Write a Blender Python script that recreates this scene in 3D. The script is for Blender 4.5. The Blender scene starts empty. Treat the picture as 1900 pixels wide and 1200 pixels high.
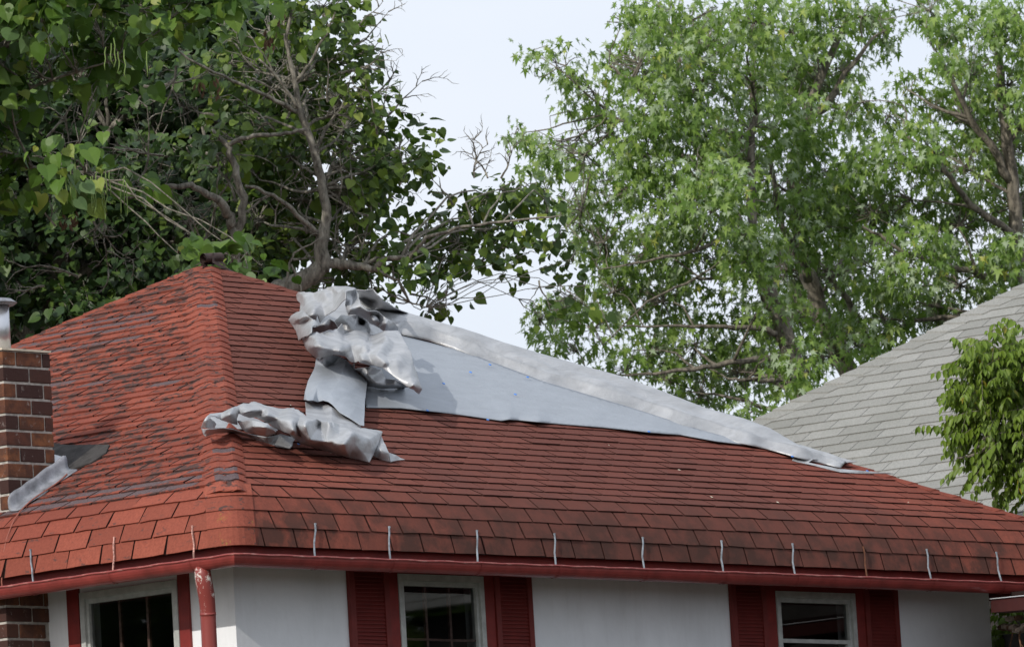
import bpy, bmesh, math, random
import numpy as np
from mathutils import Vector, Matrix, noise
from mathutils.geometry import delaunay_2d_cdt

random.seed(7); RNG = np.random.default_rng(7)
SC = bpy.context.scene
COL = SC.collection

# ------------------------------------------------------------------ camera
FPX = 13000.0
YAW, PITCH, ROLL = math.radians(41.69), math.radians(6.87), math.radians(3.36)
CAM = Vector((-32.463, -31.433, -4.053))
_F = Vector((math.cos(YAW)*math.cos(PITCH), math.sin(YAW)*math.cos(PITCH), math.sin(PITCH)))
_r = Vector((math.sin(YAW), -math.cos(YAW), 0)); _u = _r.cross(_F)
_R = _r*math.cos(ROLL)-_u*math.sin(ROLL); _U = _u*math.cos(ROLL)+_r*math.sin(ROLL)
cd = bpy.data.cameras.new("camera"); cam = bpy.data.objects.new("camera", cd); COL.objects.link(cam)
cam.matrix_world = Matrix(((_R.x, _U.x, -_F.x, CAM.x), (_R.y, _U.y, -_F.y, CAM.y), (_R.z, _U.z, -_F.z, CAM.z), (0, 0, 0, 1)))
cd.sensor_width = 36; cd.lens = FPX/1900*36; cd.clip_start = 1; cd.clip_end = 3000
cd.dof.use_dof = True; cd.dof.focus_distance = 46; cd.dof.aperture_fstop = 11
SC.camera = cam
# ------------------------------------------------------------------ world, sun, exposure
SUN = Vector((-0.85, -0.12, 0.51)).normalized()
w = bpy.data.worlds.new("World"); SC.world = w; w.use_nodes = True
nt = w.node_tree; bg = nt.nodes['Background']
sky = nt.nodes.new('ShaderNodeTexSky'); sky.sky_type = 'NISHITA'; sky.sun_disc = False
sky.sun_elevation = math.asin(SUN.z); sky.sun_rotation = math.atan2(SUN.x, SUN.y)
sky.air_density = 1.0; sky.dust_density = 4.5; sky.ozone_density = 1.2
bg.inputs[1].default_value = 0.14
# thin bright cloud veil over the sky
wc = nt.nodes.new('ShaderNodeTexCoord'); wm = nt.nodes.new('ShaderNodeMapping'); wm.inputs['Scale'].default_value = (1, 1, 2.6)
wn_ = nt.nodes.new('ShaderNodeTexNoise'); wn_.inputs['Scale'].default_value = 5; wn_.inputs['Detail'].default_value = 5
wr_ = nt.nodes.new('ShaderNodeValToRGB'); wr_.color_ramp.elements[0].position = .3; wr_.color_ramp.elements[1].position = .7
wr_.color_ramp.elements[0].color = (5.35, 5.9, 6.8, 1); wr_.color_ramp.elements[1].color = (6.35, 6.6, 7.1, 1)
wx = nt.nodes.new('ShaderNodeMix'); wx.data_type = 'RGBA'; wx.inputs[0].default_value = .86
nt.links.new(wc.outputs['Generated'], wm.inputs[0]); nt.links.new(wm.outputs[0], wn_.inputs['Vector']); nt.links.new(wn_.outputs['Fac'], wr_.inputs[0])
nt.links.new(sky.outputs[0], wx.inputs[6]); nt.links.new(wr_.outputs[0], wx.inputs[7]); nt.links.new(wx.outputs[2], bg.inputs[0])
sd = bpy.data.lights.new("sun", 'SUN'); sd.energy = 2.5; sd.angle = math.radians(0.55); sd.color = (1, 0.95, 0.87)
sun = bpy.data.objects.new("sun", sd); COL.objects.link(sun)
sun.rotation_euler = SUN.to_track_quat('Z', 'Y').to_euler()
SC.view_settings.view_transform = 'Standard'; SC.view_settings.look = 'None'
SC.view_settings.exposure = 0.12; SC.view_settings.gamma = 1.0; SC.view_settings.use_curve_mapping = False
SC.cycles.max_bounces = 6; SC.cycles.transparent_max_bounces = 6; SC.cycles.diffuse_bounces = 3
SC.cycles.glossy_bounces = 3; SC.cycles.transmission_bounces = 4

# ------------------------------------------------------------------ picture geometry helpers
def ray(px, py): return (_F + _R*((px-950)/FPX) + _U*((600-py)/FPX))
def at(px, py, depth): return CAM + ray(px, py)*depth
def onplane(px, py, p0, n):
    d = ray(px, py); return CAM + d*((Vector(p0)-CAM).dot(n)/d.dot(n))
def proj(P):
    d = Vector(P)-CAM; z = d.dot(_F); return 950+FPX*d.dot(_R)/z, 600-FPX*d.dot(_U)/z, z

# ------------------------------------------------------------------ materials
def new_mat(name):
    m = bpy.data.materials.new(name); m.use_nodes = True
    return m, m.node_tree, m.node_tree.nodes['Principled BSDF']
class NT:
    def __init__(s, t): s.t = t
    def n(s, ty, **k):
        o = s.t.nodes.new(ty)
        for a, b in k.items(): setattr(o, a, b)
        return o
    def l(s, a, b): s.t.links.new(a, b)
    def noise(s, scale, detail=4, rough=.55, vec=None, dist=0):
        o = s.n('ShaderNodeTexNoise'); o.inputs['Scale'].default_value = scale; o.inputs['Detail'].default_value = detail
        o.inputs['Roughness'].default_value = rough; o.inputs['Distortion'].default_value = dist
        if vec is not None: s.l(vec, o.inputs['Vector'])
        return o.outputs['Fac']
    def ramp(s, fac, stops):
        o = s.n('ShaderNodeValToRGB'); e = o.color_ramp.elements
        while len(e) < len(stops): e.new(.5)
        for i, (p, c) in enumerate(stops):
            e[i].position = p; e[i].color = (c[0], c[1], c[2], 1) if isinstance(c, (tuple, list)) else (c, c, c, 1)
        s.l(fac, o.inputs[0]); return o.outputs[0]
    def mix(s, fac, a, b, mode='MIX'):
        o = s.n('ShaderNodeMix', data_type='RGBA', blend_type=mode)
        for i, v in ((0, fac), (6, a), (7, b)):
            if isinstance(v, (int, float)): o.inputs[i].default_value = v if i == 0 else (v, v, v, 1)
            elif isinstance(v, tuple): o.inputs[i].default_value = (v[0], v[1], v[2], 1)
            else: s.l(v, o.inputs[i])
        return o.outputs[2]
    def math(s, op, a, b=0.0, clamp=False):
        o = s.n('ShaderNodeMath', operation=op); o.use_clamp = clamp
        for i, v in ((0, a), (1, b)):
            if isinstance(v, (int, float)): o.inputs[i].default_value = v
            else: s.l(v, o.inputs[i])
        return o.outputs[0]
    def pos(s, scale=(1, 1, 1), obj=False):
        g = s.n('ShaderNodeTexCoord').outputs['Object'] if obj else s.n('ShaderNodeNewGeometry').outputs['Position']
        m = s.n('ShaderNodeMapping'); m.inputs['Scale'].default_value = scale; s.l(g, m.inputs[0]); return m.outputs[0]
    def attr(s, name): return s.n('ShaderNodeAttribute', attribute_name=name).outputs['Fac']
    def rnd(s):
        a = s.attr('rnd'); b = s.n('ShaderNodeObjectInfo').outputs['Random']
        return s.math('FRACT', s.math('ADD', a, b))
    def bump(s, h, bsdf, strength=.4, dist=.01):
        o = s.n('ShaderNodeBump'); o.inputs['Strength'].default_value = strength; o.inputs['Distance'].default_value = dist
        s.l(h, o.inputs['Height']); s.l(o.outputs[0], bsdf.inputs['Normal'])

def simple(name, col, rough=.6, metal=0., var=.12, scale=6, bump=.15, spec=.4):
    m, t, b = new_mat(name); N = NT(t)
    p = N.pos(); f = N.noise(scale, 5, .6, p)
    lo = tuple(c*(1-var*1.6) for c in col); hi = tuple(min(1, c*(1+var)) for c in col)
    N.l(N.ramp(f, [(.3, lo), (.7, hi)]), b.inputs['Base Color'])
    b.inputs['Roughness'].default_value = rough; b.inputs['Metallic'].default_value = metal
    b.inputs['Specular IOR Level'].default_value = spec
    if bump: N.bump(N.noise(scale*12, 4, .6, p), b, bump, .004)
    return m

def mat_shingle(name, worn):
    m, t, b = new_mat(name); N = NT(t); p = N.pos()
    r = N.rnd()
    base = N.ramp(r, [(0, (.235, .072, .049)), (.3, (.275, .080, .053)), (.7, (.315, .091, .061)), (1, (.35, .102, .066))])
    # broad faded and grimy areas of the paint
    big = N.ramp(N.noise(.38, 3, .5, N.pos((1, 1, 2))), [(.38, 0.), (.62, 1.)])
    base = N.mix(N.math('MULTIPLY', big, .35), base, (.17, .042, .030))
    fine = N.noise(55, 4, .7, p)
    base = N.mix(N.ramp(fine, [(.35, .45), (.65, 0.)]), base, (.13, .035, .026))
    if not worn:
        sk = N.ramp(N.noise(2.6, 5, .7, N.pos((2.6, .5, 1))), [(.45, 0.), (.7, .4)])
        base = N.mix(sk, base, (.085, .040, .034))
        # darker and browner over the middle of the front slope, redder near both hips
        geo = N.n('ShaderNodeNewGeometry'); sep = N.n('ShaderNodeSeparateXYZ'); N.l(geo.outputs['Position'], sep.inputs[0])
        gx = N.ramp(N.math('DIVIDE', N.math('ADD', sep.outputs[0], N.math('MULTIPLY', N.noise(.9, 4, .6, p), 1.2)), 9.2), [(.10, 0.), (.36, 1.), (.70, 1.), (.97, .15)])
        base = N.mix(N.math('MULTIPLY', gx, .66), base, (.105, .046, .038))
        # patchy stains on the lowest courses, and a browner tone towards the eave
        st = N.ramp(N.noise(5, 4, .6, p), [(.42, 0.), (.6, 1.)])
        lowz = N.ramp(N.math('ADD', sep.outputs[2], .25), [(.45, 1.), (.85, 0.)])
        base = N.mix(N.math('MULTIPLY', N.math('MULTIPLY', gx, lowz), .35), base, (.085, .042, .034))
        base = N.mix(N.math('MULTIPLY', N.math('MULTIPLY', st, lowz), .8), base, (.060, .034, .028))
    else:
        sp = N.noise(9, 6, .72, N.pos((1.5, .95, 2.2)), .5)
        zone = N.ramp(N.noise(.8, 3, .6, N.pos((1, .6, 1))), [(.28, .2), (.52, 1.)])
        wr = N.math('MULTIPLY', N.attr('wear'), zone)
        mask = N.ramp(N.math('ADD', sp, N.math('MULTIPLY', wr, .13)), [(.61, 0.), (.66, .9)])
        base = N.mix(N.math('MULTIPLY', mask, N.ramp(N.attr('wear'), [(0, 0.), (.15, 1.)])), base, (.062, .045, .042))
        fl = N.ramp(N.noise(38, 3, .7, p), [(.63, 0.), (.68, 1.)])
        base = N.mix(N.math('MULTIPLY', fl, N.math('MULTIPLY', N.attr('wear'), .6)), base, (.05, .035, .032))
        bn = N.math('ADD', N.attr('bare'), N.math('MULTIPLY', N.math('SUBTRACT', N.noise(14, 4, .7, p), .5), .9))
        bm = N.ramp(bn, [(.5, 0.), (.54, 1.)])
        felt = N.ramp(N.noise(90, 3, .7, p), [(.35, (.075, .055, .058)), (.7, (.17, .125, .13))])
        base = N.mix(bm, base, felt)
    N.l(base, b.inputs['Base Color']); b.inputs['Roughness'].default_value = .93; b.inputs['Specular IOR Level'].default_value = .12
    N.bump(N.noise(170, 3, .8, p), b, .5, .004)
    return m

M = {}
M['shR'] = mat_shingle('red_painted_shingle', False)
M['shL'] = mat_shingle('red_shingle_flaking', True)
M['moss'] = M['shL'].copy(); M['moss'].name = 'red_shingle_with_lichen'
_N = NT(M['moss'].node_tree); _b = M['moss'].node_tree.nodes['Principled BSDF']; _src = _b.inputs['Base Color'].links[0].from_socket
_f = _N.noise(7, 6, .8, _N.pos((1, 1, .5))); _c = _N.mix(_N.ramp(_f, [(.60, 0.), (.68, .85)]), _src, (.26, .20, .045)); _N.l(_c, _b.inputs['Base Color'])
M['edge'] = simple('asphalt_cut_edge', (.052, .022, .018), .95, bump=0, spec=.1)
M['deck'] = simple('roof_felt', (.035, .022, .02), .95, spec=.1)
M['stucco'] = simple('white_stucco', (.83, .845, .87), .9, var=.05, scale=2.2, bump=.35, spec=.15)
M['redpaint'] = simple('red_board_paint', (.20, .018, .014), .55, var=.15, scale=9, bump=.15)
M['redslat'] = simple('shutter_paint', (.17, .022, .018), .6, var=.12, scale=9, bump=.1)
M['gutter'] = simple('gutter_red_paint', (.235, .038, .032), .38, var=.2, scale=7, bump=.12, spec=.5)
M['bead'] = None
M['cream'] = simple('faded_white_frame', (.46, .47, .45), .6, var=.14, scale=14, bump=.15)
M['dark'] = simple('dark_interior', (.09, .092, .10), .9, var=.2, scale=1.5, bump=0)
M['muntin'] = simple('muntin_dark_red', (.16, .085, .072), .55, var=.4, scale=30, bump=.1)
M['curtain'] = simple('inner_blind', (.16, .15, .14), .9, var=.2, scale=5, bump=0)
M['rod'] = simple('galvanised_strap', (.30, .335, .37), .45, .4, var=.3, scale=20, bump=.1)
M['rust'] = simple('rusty_strap', (.13, .05, .025), .8, .1, var=.3, scale=40, bump=.2)
M['pinkrod'] = simple('strap_with_red_overspray', (.52, .28, .23), .6, .1, var=.5, scale=60, bump=.2)
M['mortar'] = simple('mortar', (.46, .43, .39), .95, var=.25, scale=22, bump=.6, spec=.1)
M['concrete'] = simple('cap_concrete', (.60, .53, .42), .9, var=.15, scale=12, bump=.3)
M['steel'] = simple('flue_steel', (.62, .63, .66), .33, .85, var=.08, scale=3, bump=.05)
M['lead'] = simple('grey_flashing_metal', (.27, .28, .31), .62, .15, var=.3, scale=12, bump=.6)
M['brownmetal'] = simple('ridge_cap_brown', (.055, .034, .03), .6, .2, var=.35, scale=25, bump=.3)
M['felt'] = simple('patch_felt', (.062, .058, .056), .9, var=.25, scale=14, bump=.5, spec=.1)
M['wire'] = simple('copper_red_wire', (.30, .10, .07), .5, .2, bump=0)
M['white'] = simple('white_scrap', (.72, .74, .78), .5, var=.1, scale=20, bump=.3)
M['blue'] = simple('blue_plastic', (.06, .25, .75), .5, bump=0)
M['soil'] = simple('lawn_soil', (.085, .088, .062), .95, var=.4, scale=.5, bump=.3)
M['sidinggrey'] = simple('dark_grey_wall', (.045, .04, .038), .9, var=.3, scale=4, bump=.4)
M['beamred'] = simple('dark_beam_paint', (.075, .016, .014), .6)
M['rubble'] = simple('rubble_stone', (.42, .34, .28), .9, var=.4, scale=16, bump=.8)
M['deadvine'] = simple('dead_vine', (.16, .085, .05), .9, var=.4, scale=16, bump=.4)

_N = NT(M['stucco'].node_tree); _b = M['stucco'].node_tree.nodes['Principled BSDF']; _src = _b.inputs['Base Color'].links[0].from_socket
_f = _N.noise(2.4, 6, .7, _N.pos((2.5, 2.5, .35))); _N.l(_N.mix(_N.ramp(_f, [(.5, 0.), (.8, .25)]), _src, (.50, .50, .49)), _b.inputs['Base Color'])
def mat_bead():
    m, t, b = new_mat('gutter_bead_chipped'); N = NT(t); p = N.pos((1, 1, 6))
    f = N.noise(9, 6, .75, p)
    N.l(N.ramp(f, [(.5, (.25, .045, .04)), (.62, (.40, .15, .13)), (.74, (.55, .42, .38))]), b.inputs['Base Color'])
    b.inputs['Roughness'].default_value = .5; return m
M['bead'] = mat_bead()
def mat_pipe():
    m, t, b = new_mat('downspout_peeling'); N = NT(t); p = N.pos()
    geo = N.n('ShaderNodeNewGeometry'); sep = N.n('ShaderNodeSeparateXYZ'); N.l(geo.outputs['Position'], sep.inputs[0])
    up = N.ramp(N.math('ADD', sep.outputs[2], .75), [(.38, 0.), (.62, 1.)])
    f = N.math('ADD', N.noise(16, 6, .75, p), N.math('MULTIPLY', up, .14))
    N.l(N.ramp(f, [(.64, (.235, .045, .038)), (.67, (.55, .42, .38)), (.75, (.75, .73, .70))]), b.inputs['Base Color'])
    b.inputs['Roughness'].default_value = .35; N.bump(f, b, .3, .003); return m
M['pipe'] = mat_pipe()
def mat_brick():
    m, t, b = new_mat('old_brick'); N = NT(t); p = N.pos()
    c = N.ramp(N.rnd(), [(0, (.045, .024, .022)), (.25, (.075, .034, .027)), (.5, (.16, .066, .034)), (.75, (.10, .040, .030)), (1, (.23, .095, .045))])
    c = N.mix(N.ramp(N.noise(11, 5, .7, p), [(.4, .75), (.62, 0.)]), c, (.055, .03, .026))
    c = N.mix(N.ramp(N.noise(17, 6, .75, p), [(.60, 0.), (.70, .75)]), c, (.40, .36, .34))
    N.l(c, b.inputs['Base Color']); b.inputs['Roughness'].default_value = .9; b.inputs['Specular IOR Level'].default_value = .15
    N.bump(N.noise(70, 5, .7, p), b, .7, .006); return m
M['brick'] = mat_brick()
def mat_grey():
    m, t, b = new_mat('grey_granule_shingle'); N = NT(t); p = N.pos()
    c = N.ramp(N.rnd(), [(0, (.265, .265, .25)), (.5, (.31, .31, .295)), (1, (.36, .36, .345))])
    c = N.mix(N.ramp(N.noise(1.3, 4, .6, p), [(.35, .35), (.65, 0.)]), c, (.22, .225, .20))
    c = N.mix(N.ramp(N.noise(60, 3, .8, p), [(.35, .55), (.6, 0.)]), c, (.17, .175, .165))
    N.l(c, b.inputs['Base Color']); b.inputs['Roughness'].default_value = .95; b.inputs['Specular IOR Level'].default_value = .1
    N.bump(N.noise(110, 3, .8, p), b, .5, .006); return m
M['grey'] = mat_grey()
def mat_tarp(name, col, rough, metal, streak):
    m, t, b = new_mat(name); N = NT(t); p = N.pos((1.2, 3.4, 2.5))
    f = N.noise(3.0, 6, .65, p, .6)
    lo = tuple(c*(1-streak) for c in col); hi = tuple(min(.9, c*(1+streak*.6)) for c in col)
    c = N.ramp(f, [(.32, lo), (.68, hi)])
    c = N.mix(N.ramp(N.noise(2.2, 5, .6, N.pos((2, 5, 2))), [(.62, 0.), (.8, .3)]), c, (.5, .46, .44))
    N.l(c, b.inputs['Base Color']); b.inputs['Roughness'].default_value = rough; b.inputs['Metallic'].default_value = metal
    b.inputs['Specular IOR Level'].default_value = .5
    h = N.math('ADD', N.noise(13, 5, .65, N.pos()), N.math('MULTIPLY', N.noise(120, 2, .5, N.pos()), .06))
    cr = N.n('ShaderNodeTexNoise', noise_dimensions='3D'); cr.noise_type = 'RIDGED_MULTIFRACTAL'; cr.inputs['Scale'].default_value = 3.2; cr.inputs['Detail'].default_value = 3; N.l(N.pos((1.5, 2.2, 1.5)), cr.inputs['Vector'])
    h = N.math('ADD', h, N.math('MULTIPLY', cr.outputs['Fac'], .30)); N.bump(h, b, .42, .02); return m
M['tarpflat'] = mat_tarp('blue_grey_tarp', (.315, .345, .385), .55, .05, .09)
M['silver'] = mat_tarp('silver_tarp', (.41, .42, .435), .38, .20, .22)

def mat_leaf(name, stops, under, trans=.32, rough=.45, uf=1.0):
    m, t, b = new_mat(name); N = NT(t)
    c = N.ramp(N.rnd(), stops)
    geo = N.n('ShaderNodeNewGeometry')
    c2 = N.mix(N.math('MULTIPLY', geo.outputs['Backfacing'], uf), c, under)
    N.l(c2, b.inputs['Base Color']); b.inputs['Roughness'].default_value = rough; b.inputs['Specular IOR Level'].default_value = .35
    tr = N.n('ShaderNodeBsdfTranslucent'); mx = N.n('ShaderNodeMixShader'); mx.inputs[0].default_value = trans
    tc = N.mix(1.0, c, (1.0, 1.25, .45), 'MULTIPLY'); tc2 = N.mix(.5, c, tc)
    N.l(tc2, tr.inputs[0]); N.l(b.outputs[0], mx.inputs[1]); N.l(tr.outputs[0], mx.inputs[2])
    N.l(mx.outputs[0], t.nodes['Material Output'].inputs[0]); return m
M['leafV'] = mat_leaf('vine_leaf', [(0, (.036, .070, .012)), (.4, (.072, .128, .018)), (.75, (.13, .20, .028)), (.92, (.17, .25, .045)), (1, (.27, .31, .06))], (.07, .12, .045), .3)
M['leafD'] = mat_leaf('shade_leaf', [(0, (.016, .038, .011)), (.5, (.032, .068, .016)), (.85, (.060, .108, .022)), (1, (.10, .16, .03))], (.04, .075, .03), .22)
M['leafC'] = mat_leaf('catalpa_leaf', [(0, (.045, .100, .016)), (.5, (.085, .165, .024)), (.9, (.14, .23, .036)), (1, (.30, .34, .07))], (.10, .17, .06), .35)
M['leafM'] = mat_leaf('silver_maple_leaf', [(0, (.095, .175, .028)), (.5, (.165, .27, .050)), (.88, (.24, .35, .078)), (.985, (.31, .41, .11)), (1, (.45, .45, .08))], (.38, .47, .30), .36)
M['leafW'] = mat_leaf('walnut_leaflet', [(0, (.095, .160, .016)), (.5, (.165, .245, .024)), (.975, (.16, .25, .035)), (1, (.35, .26, .03))], (.13, .20, .05), .33)
M['brownleaf'] = simple('dry_leaf', (.13, .072, .038), .8, bump=0)
M['pod'] = simple('catalpa_pod', (.14, .21, .05), .6, bump=0)
def mat_bark(name, a, c):
    m, t, b = new_mat(name); N = NT(t); p = N.pos((1, 1, .35))
    N.l(N.ramp(N.noise(22, 6, .7, p), [(.35, a), (.65, c)]), b.inputs['Base Color']); b.inputs['Roughness'].default_value = .95
    b.inputs['Specular IOR Level'].default_value = .1
    N.bump(N.noise(40, 6, .7, p), b, .9, .02); return m
M['barkV'] = mat_bark('lichen_bark', (.085, .078, .064), (.36, .335, .28))
M['barkM'] = mat_bark('maple_bark', (.075, .067, .056), (.31, .275, .22))
def mat_glass():
    m, t, b = new_mat('window_glass'); N = NT(t)
    gl = N.n('ShaderNodeBsdfGlossy'); gl.inputs['Roughness'].default_value = .02; gl.inputs['Color'].default_value = (1, 1, 1, 1)
    tr = N.n('ShaderNodeBsdfTransparent'); tr.inputs['Color'].default_value = (.72, .75, .74, 1)
    fr = N.n('ShaderNodeFresnel'); fr.inputs[0].default_value = 1.5
    mx = N.n('ShaderNodeMixShader'); N.l(N.math('MINIMUM', N.math('MULTIPLY', fr.outputs[0], 1.3), 1.0), mx.inputs[0])
    N.l(tr.outputs[0], mx.inputs[1]); N.l(gl.outputs[0], mx.inputs[2]); N.l(mx.outputs[0], t.nodes['Material Output'].inputs[0]); return m
M['glass'] = mat_glass()

# ------------------------------------------------------------------ object helpers
def tag(o, label=None, cat=None, group=None, kind=None):
    if label: o['label'] = label
    if cat: o['category'] = cat
    if group: o['group'] = group
    if kind: o['kind'] = kind
    return o
def empty(name, loc=(0, 0, 0), parent=None):
    o = bpy.data.objects.new(name, None); COL.objects.link(o); o.location = loc; o.empty_display_size = .2
    if parent: o.parent = parent; o.matrix_parent_inverse = Matrix.Translation(-Vector(parent.matrix_world.translation)) if False else Matrix.Identity(4)
    return o
ORIG = {}
def link(name, me, parent=None, mats=()):
    o = bpy.data.objects.new(name, me); COL.objects.link(o)
    for m in mats:
        if m.name not in [x.name for x in me.materials if x]: me.materials.append(m)
    if parent:
        o.parent = parent
        o.matrix_parent_inverse = world_of(parent).inverted()
    return o
def world_of(o):
    m = o.matrix_basis.copy()
    if o.parent: m = world_of(o.parent) @ o.matrix_parent_inverse @ m
    return m
class MB:
    def __init__(s): s.v = []; s.f = []; s.m = []; s.a = {}
    def add(s, vs, fs, mi=0):
        n = len(s.v); s.v += [tuple(v) for v in vs]; s.f += [tuple(i+n for i in f) for f in fs]; s.m += [mi]*len(fs)
    def box(s, lo, hi, mi=0, fr=None):
        x0, y0, z0 = lo; x1, y1, z1 = hi
        vs = [(x0, y0, z0), (x1, y0, z0), (x1, y1, z0), (x0, y1, z0), (x0, y0, z1), (x1, y0, z1), (x1, y1, z1), (x0, y1, z1)]
        if fr: vs = [fr(*v) for v in vs]
        s.add(vs, [(0, 3, 2, 1), (4, 5, 6, 7), (0, 1, 5, 4), (1, 2, 6, 5), (2, 3, 7, 6), (3, 0, 4, 7)], mi)
    def tube(s, pts, rad, seg=8, mi=0, cap=True):
        pts = [Vector(p) for p in pts]; n = len(pts)
        rad = rad if isinstance(rad, (list, tuple)) else [rad]*n
        ref = Vector((0.13, 0.21, 1)).normalized(); rings = []; pa = None
        for i in range(n):
            d = (pts[min(i+1, n-1)]-pts[max(i-1, 0)])
            d = d.normalized() if d.length > 1e-9 else Vector((0, 0, 1))
            if pa is None:
                pa = d.cross(ref if abs(d.dot(ref)) < .95 else Vector((1, 0, 0))).normalized()
            else:
                pa = (pa-d*pa.dot(d)).normalized()
            b = d.cross(pa)
            rings.append([pts[i]+(pa*math.cos(2*math.pi*k/seg)+b*math.sin(2*math.pi*k/seg))*rad[i] for k in range(seg)])
        vs = [v for r in rings for v in r]
        fs = [(i*seg+k, i*seg+(k+1) % seg, (i+1)*seg+(k+1) % seg, (i+1)*seg+k) for i in range(n-1) for k in range(seg)]
        if cap: fs += [tuple(reversed(range(seg))), tuple((n-1)*seg+k for k in range(seg))]
        s.add(vs, fs, mi)
    def mesh(s, name, mats, smooth=False, attrs=None):
        me = bpy.data.meshes.new(name); me.from_pydata(s.v, [], s.f)
        for m in mats: me.materials.append(m)
        if len(mats) > 1: me.polygons.foreach_set('material_index', s.m)
        if smooth: me.polygons.foreach_set('use_smooth', [True]*len(me.polygons))
        for k, vals in (attrs or {}).items():
            a = me.attributes.new(k, 'FLOAT', 'POINT'); a.data.foreach_set('value', vals)
        me.update(); return me
    def obj(s, name, mats, parent=None, smooth=False, attrs=None):
        if not isinstance(mats, (list, tuple)): mats = [mats]
        return link(name, s.mesh(name, mats, smooth, attrs), parent)

# ================================================================== ground
GZ = -5.7
g = MB(); g.add([(-400, -400, GZ), (600, -400, GZ), (600, 600, GZ), (-400, 600, GZ)], [(0, 1, 2, 3)])
tag(g.obj('ground', M['soil']), kind='structure')

# ================================================================== red house
W = 9.2; OV = .58; APEX = 2.74
PROF = [(.07, .062), (.095, .185), (.145, .302), (.215, .407), (.31, .492), (W/2, APEX)]
_cum = [0.]
for a, b in zip(PROF[:-1], PROF[1:]): _cum.append(_cum[-1]+math.hypot(b[0]-a[0], b[1]-a[1]))
TMAX = _cum[-1]
def prof(t):
    if t <= 0:
        a, b = PROF[0], PROF[1]; k = t/_cum[1]; return a[0]+(b[0]-a[0])*k, a[1]+(b[1]-a[1])*k
    for i in range(len(PROF)-1):
        if t <= _cum[i+1] or i == len(PROF)-2:
            k = (t-_cum[i])/(_cum[i+1]-_cum[i]); a, b = PROF[i], PROF[i+1]
            return a[0]+(b[0]-a[0])*k, a[1]+(b[1]-a[1])*k
def pn(t):  # profile tangent/normal, smoothed at the roll
    a = prof(t-.03); b = prof(min(t+.03, TMAX)); du, dz = b[0]-a[0], b[1]-a[1]; L = math.hypot(du, dz); return (du/L, dz/L), (-dz/L, du/L)
def face_pt(face, s, t, h=0.):
    u, z = prof(t); _, (nu, nz) = pn(t); u += nu*h; z += nz*h
    if face == 'R': return Vector((s, u, z))
    if face == 'L': return Vector((u, s, z))
    if face == 'F': return Vector((W-u, s, z))     # far right side
    if face == 'B': return Vector((s, W-u, z))     # back
NR = Vector((0, -(APEX-.492), W/2-.31)).normalized(); P0R = Vector((0, .31, .492))
NL = Vector((NR.y, 0, NR.z)); P0L = Vector((.31, 0, .492))
def onR(px, py, h=0.): return onplane(px, py, P0R+NR*h, NR)
def onL(px, py, h=0.): return onplane(px, py, P0L+NL*h, NL)

house = empty('brick_and_stucco_house', (W/2, W/2, GZ))
house.name = 'house'
tag(house, 'white stucco house with worn red hip roof, red gutter and red shutters', 'house')
roof = MB()
for face in 'RLFB':
    ts = _cum[:-1]+[TMAX]
    ts = _cum
    for i in range(len(ts)-1):
        ua, ub = prof(ts[i])[0], prof(ts[i+1])[0]
        ea = .135 if (face in 'RL' and i < 4) else 0; eb = .135 if (face in 'RL' and i < 3) else 0
        q = [face_pt(face, ua+ea, ts[i], -.004), face_pt(face, W-ua, ts[i], -.004), face_pt(face, W-ub, ts[i+1], -.004), face_pt(face, ub+eb, ts[i+1], -.004)]
        roof.add(q, [(0, 1, 2, 3)])
roof_o = roof.obj('roof', M['deck'], house)

EXPO = .127
def tab_geom(curved_t0, w, jit, rng, thick=.008, lap=.03, wear=0., bare=0., clipL=None, clipR=None):
    """local tab: returns function list of (s,t,h) points + faces + wear/bare"""
    nx, ny = 3, 3
    top = []; bot = []
    ys = [0, .33, .72, 1.0]
    sides = rng.uniform(-.004, .004, 4)*jit
    rag = rng.normal(0, .0016, nx+1)*jit
    lift = abs(rng.normal(0, .003))*jit
    for j, yv in enumerate(ys):
        t = curved_t0+yv*(EXPO+lap)
        for i in range(nx+1):
            x = w*i/nx
            if i == 0: x += sides[0]*(1-yv)
            if i == nx: x += sides[1]*(1-yv)
            tt = t+(rag[i] if j == 0 else 0)
            h = (thick+lift)*(1-yv)+.0015
            top.append((x, tt, h))
    for i in range(nx+1):
        x, tt, h = top[i]; bot.append((x, tt+.002, -.002))
    fs = []
    for j in range(ny):
        for i in range(nx):
            a = j*(nx+1)+i; fs.append((a, a+1, a+nx+2, a+nx+1))
    nb = len(top)
    for i in range(nx): fs.append((nb+i, nb+i+1, i+1, i))
    # side skirts
    pts = top+bot
    for col in (0, nx):
        k = len(pts); pts.append((top[ny*(nx+1)+col][0], top[ny*(nx+1)+col][1], -.002))
        ids = [j*(nx+1)+col for j in range(ny+1)]
        f = ([nb+col]+ids+[k]) if col == nx else ([k]+ids[::-1]+[nb+col])
        fs.append(tuple(f))
    return pts, fs

def frame_matrix(face, s, t):
    (du, dz), (nu, nz) = pn(t) if t > _cum[-2]+.03 else pn(t)
    P = face_pt(face, s, t)
    if face == 'R': X, Y, Z = Vector((1, 0, 0)), Vector((0, du, dz)), Vector((0, nu, nz))
    else: X, Y, Z = Vector((0, -1, 0)), Vector((du, 0, dz)), Vector((nu, 0, nz))
    return Matrix(((X.x, Y.x, Z.x, P.x), (X.y, Y.y, Z.y, P.y), (X.z, Y.z, Z.z, P.z), (0, 0, 0, 1)))

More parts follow.
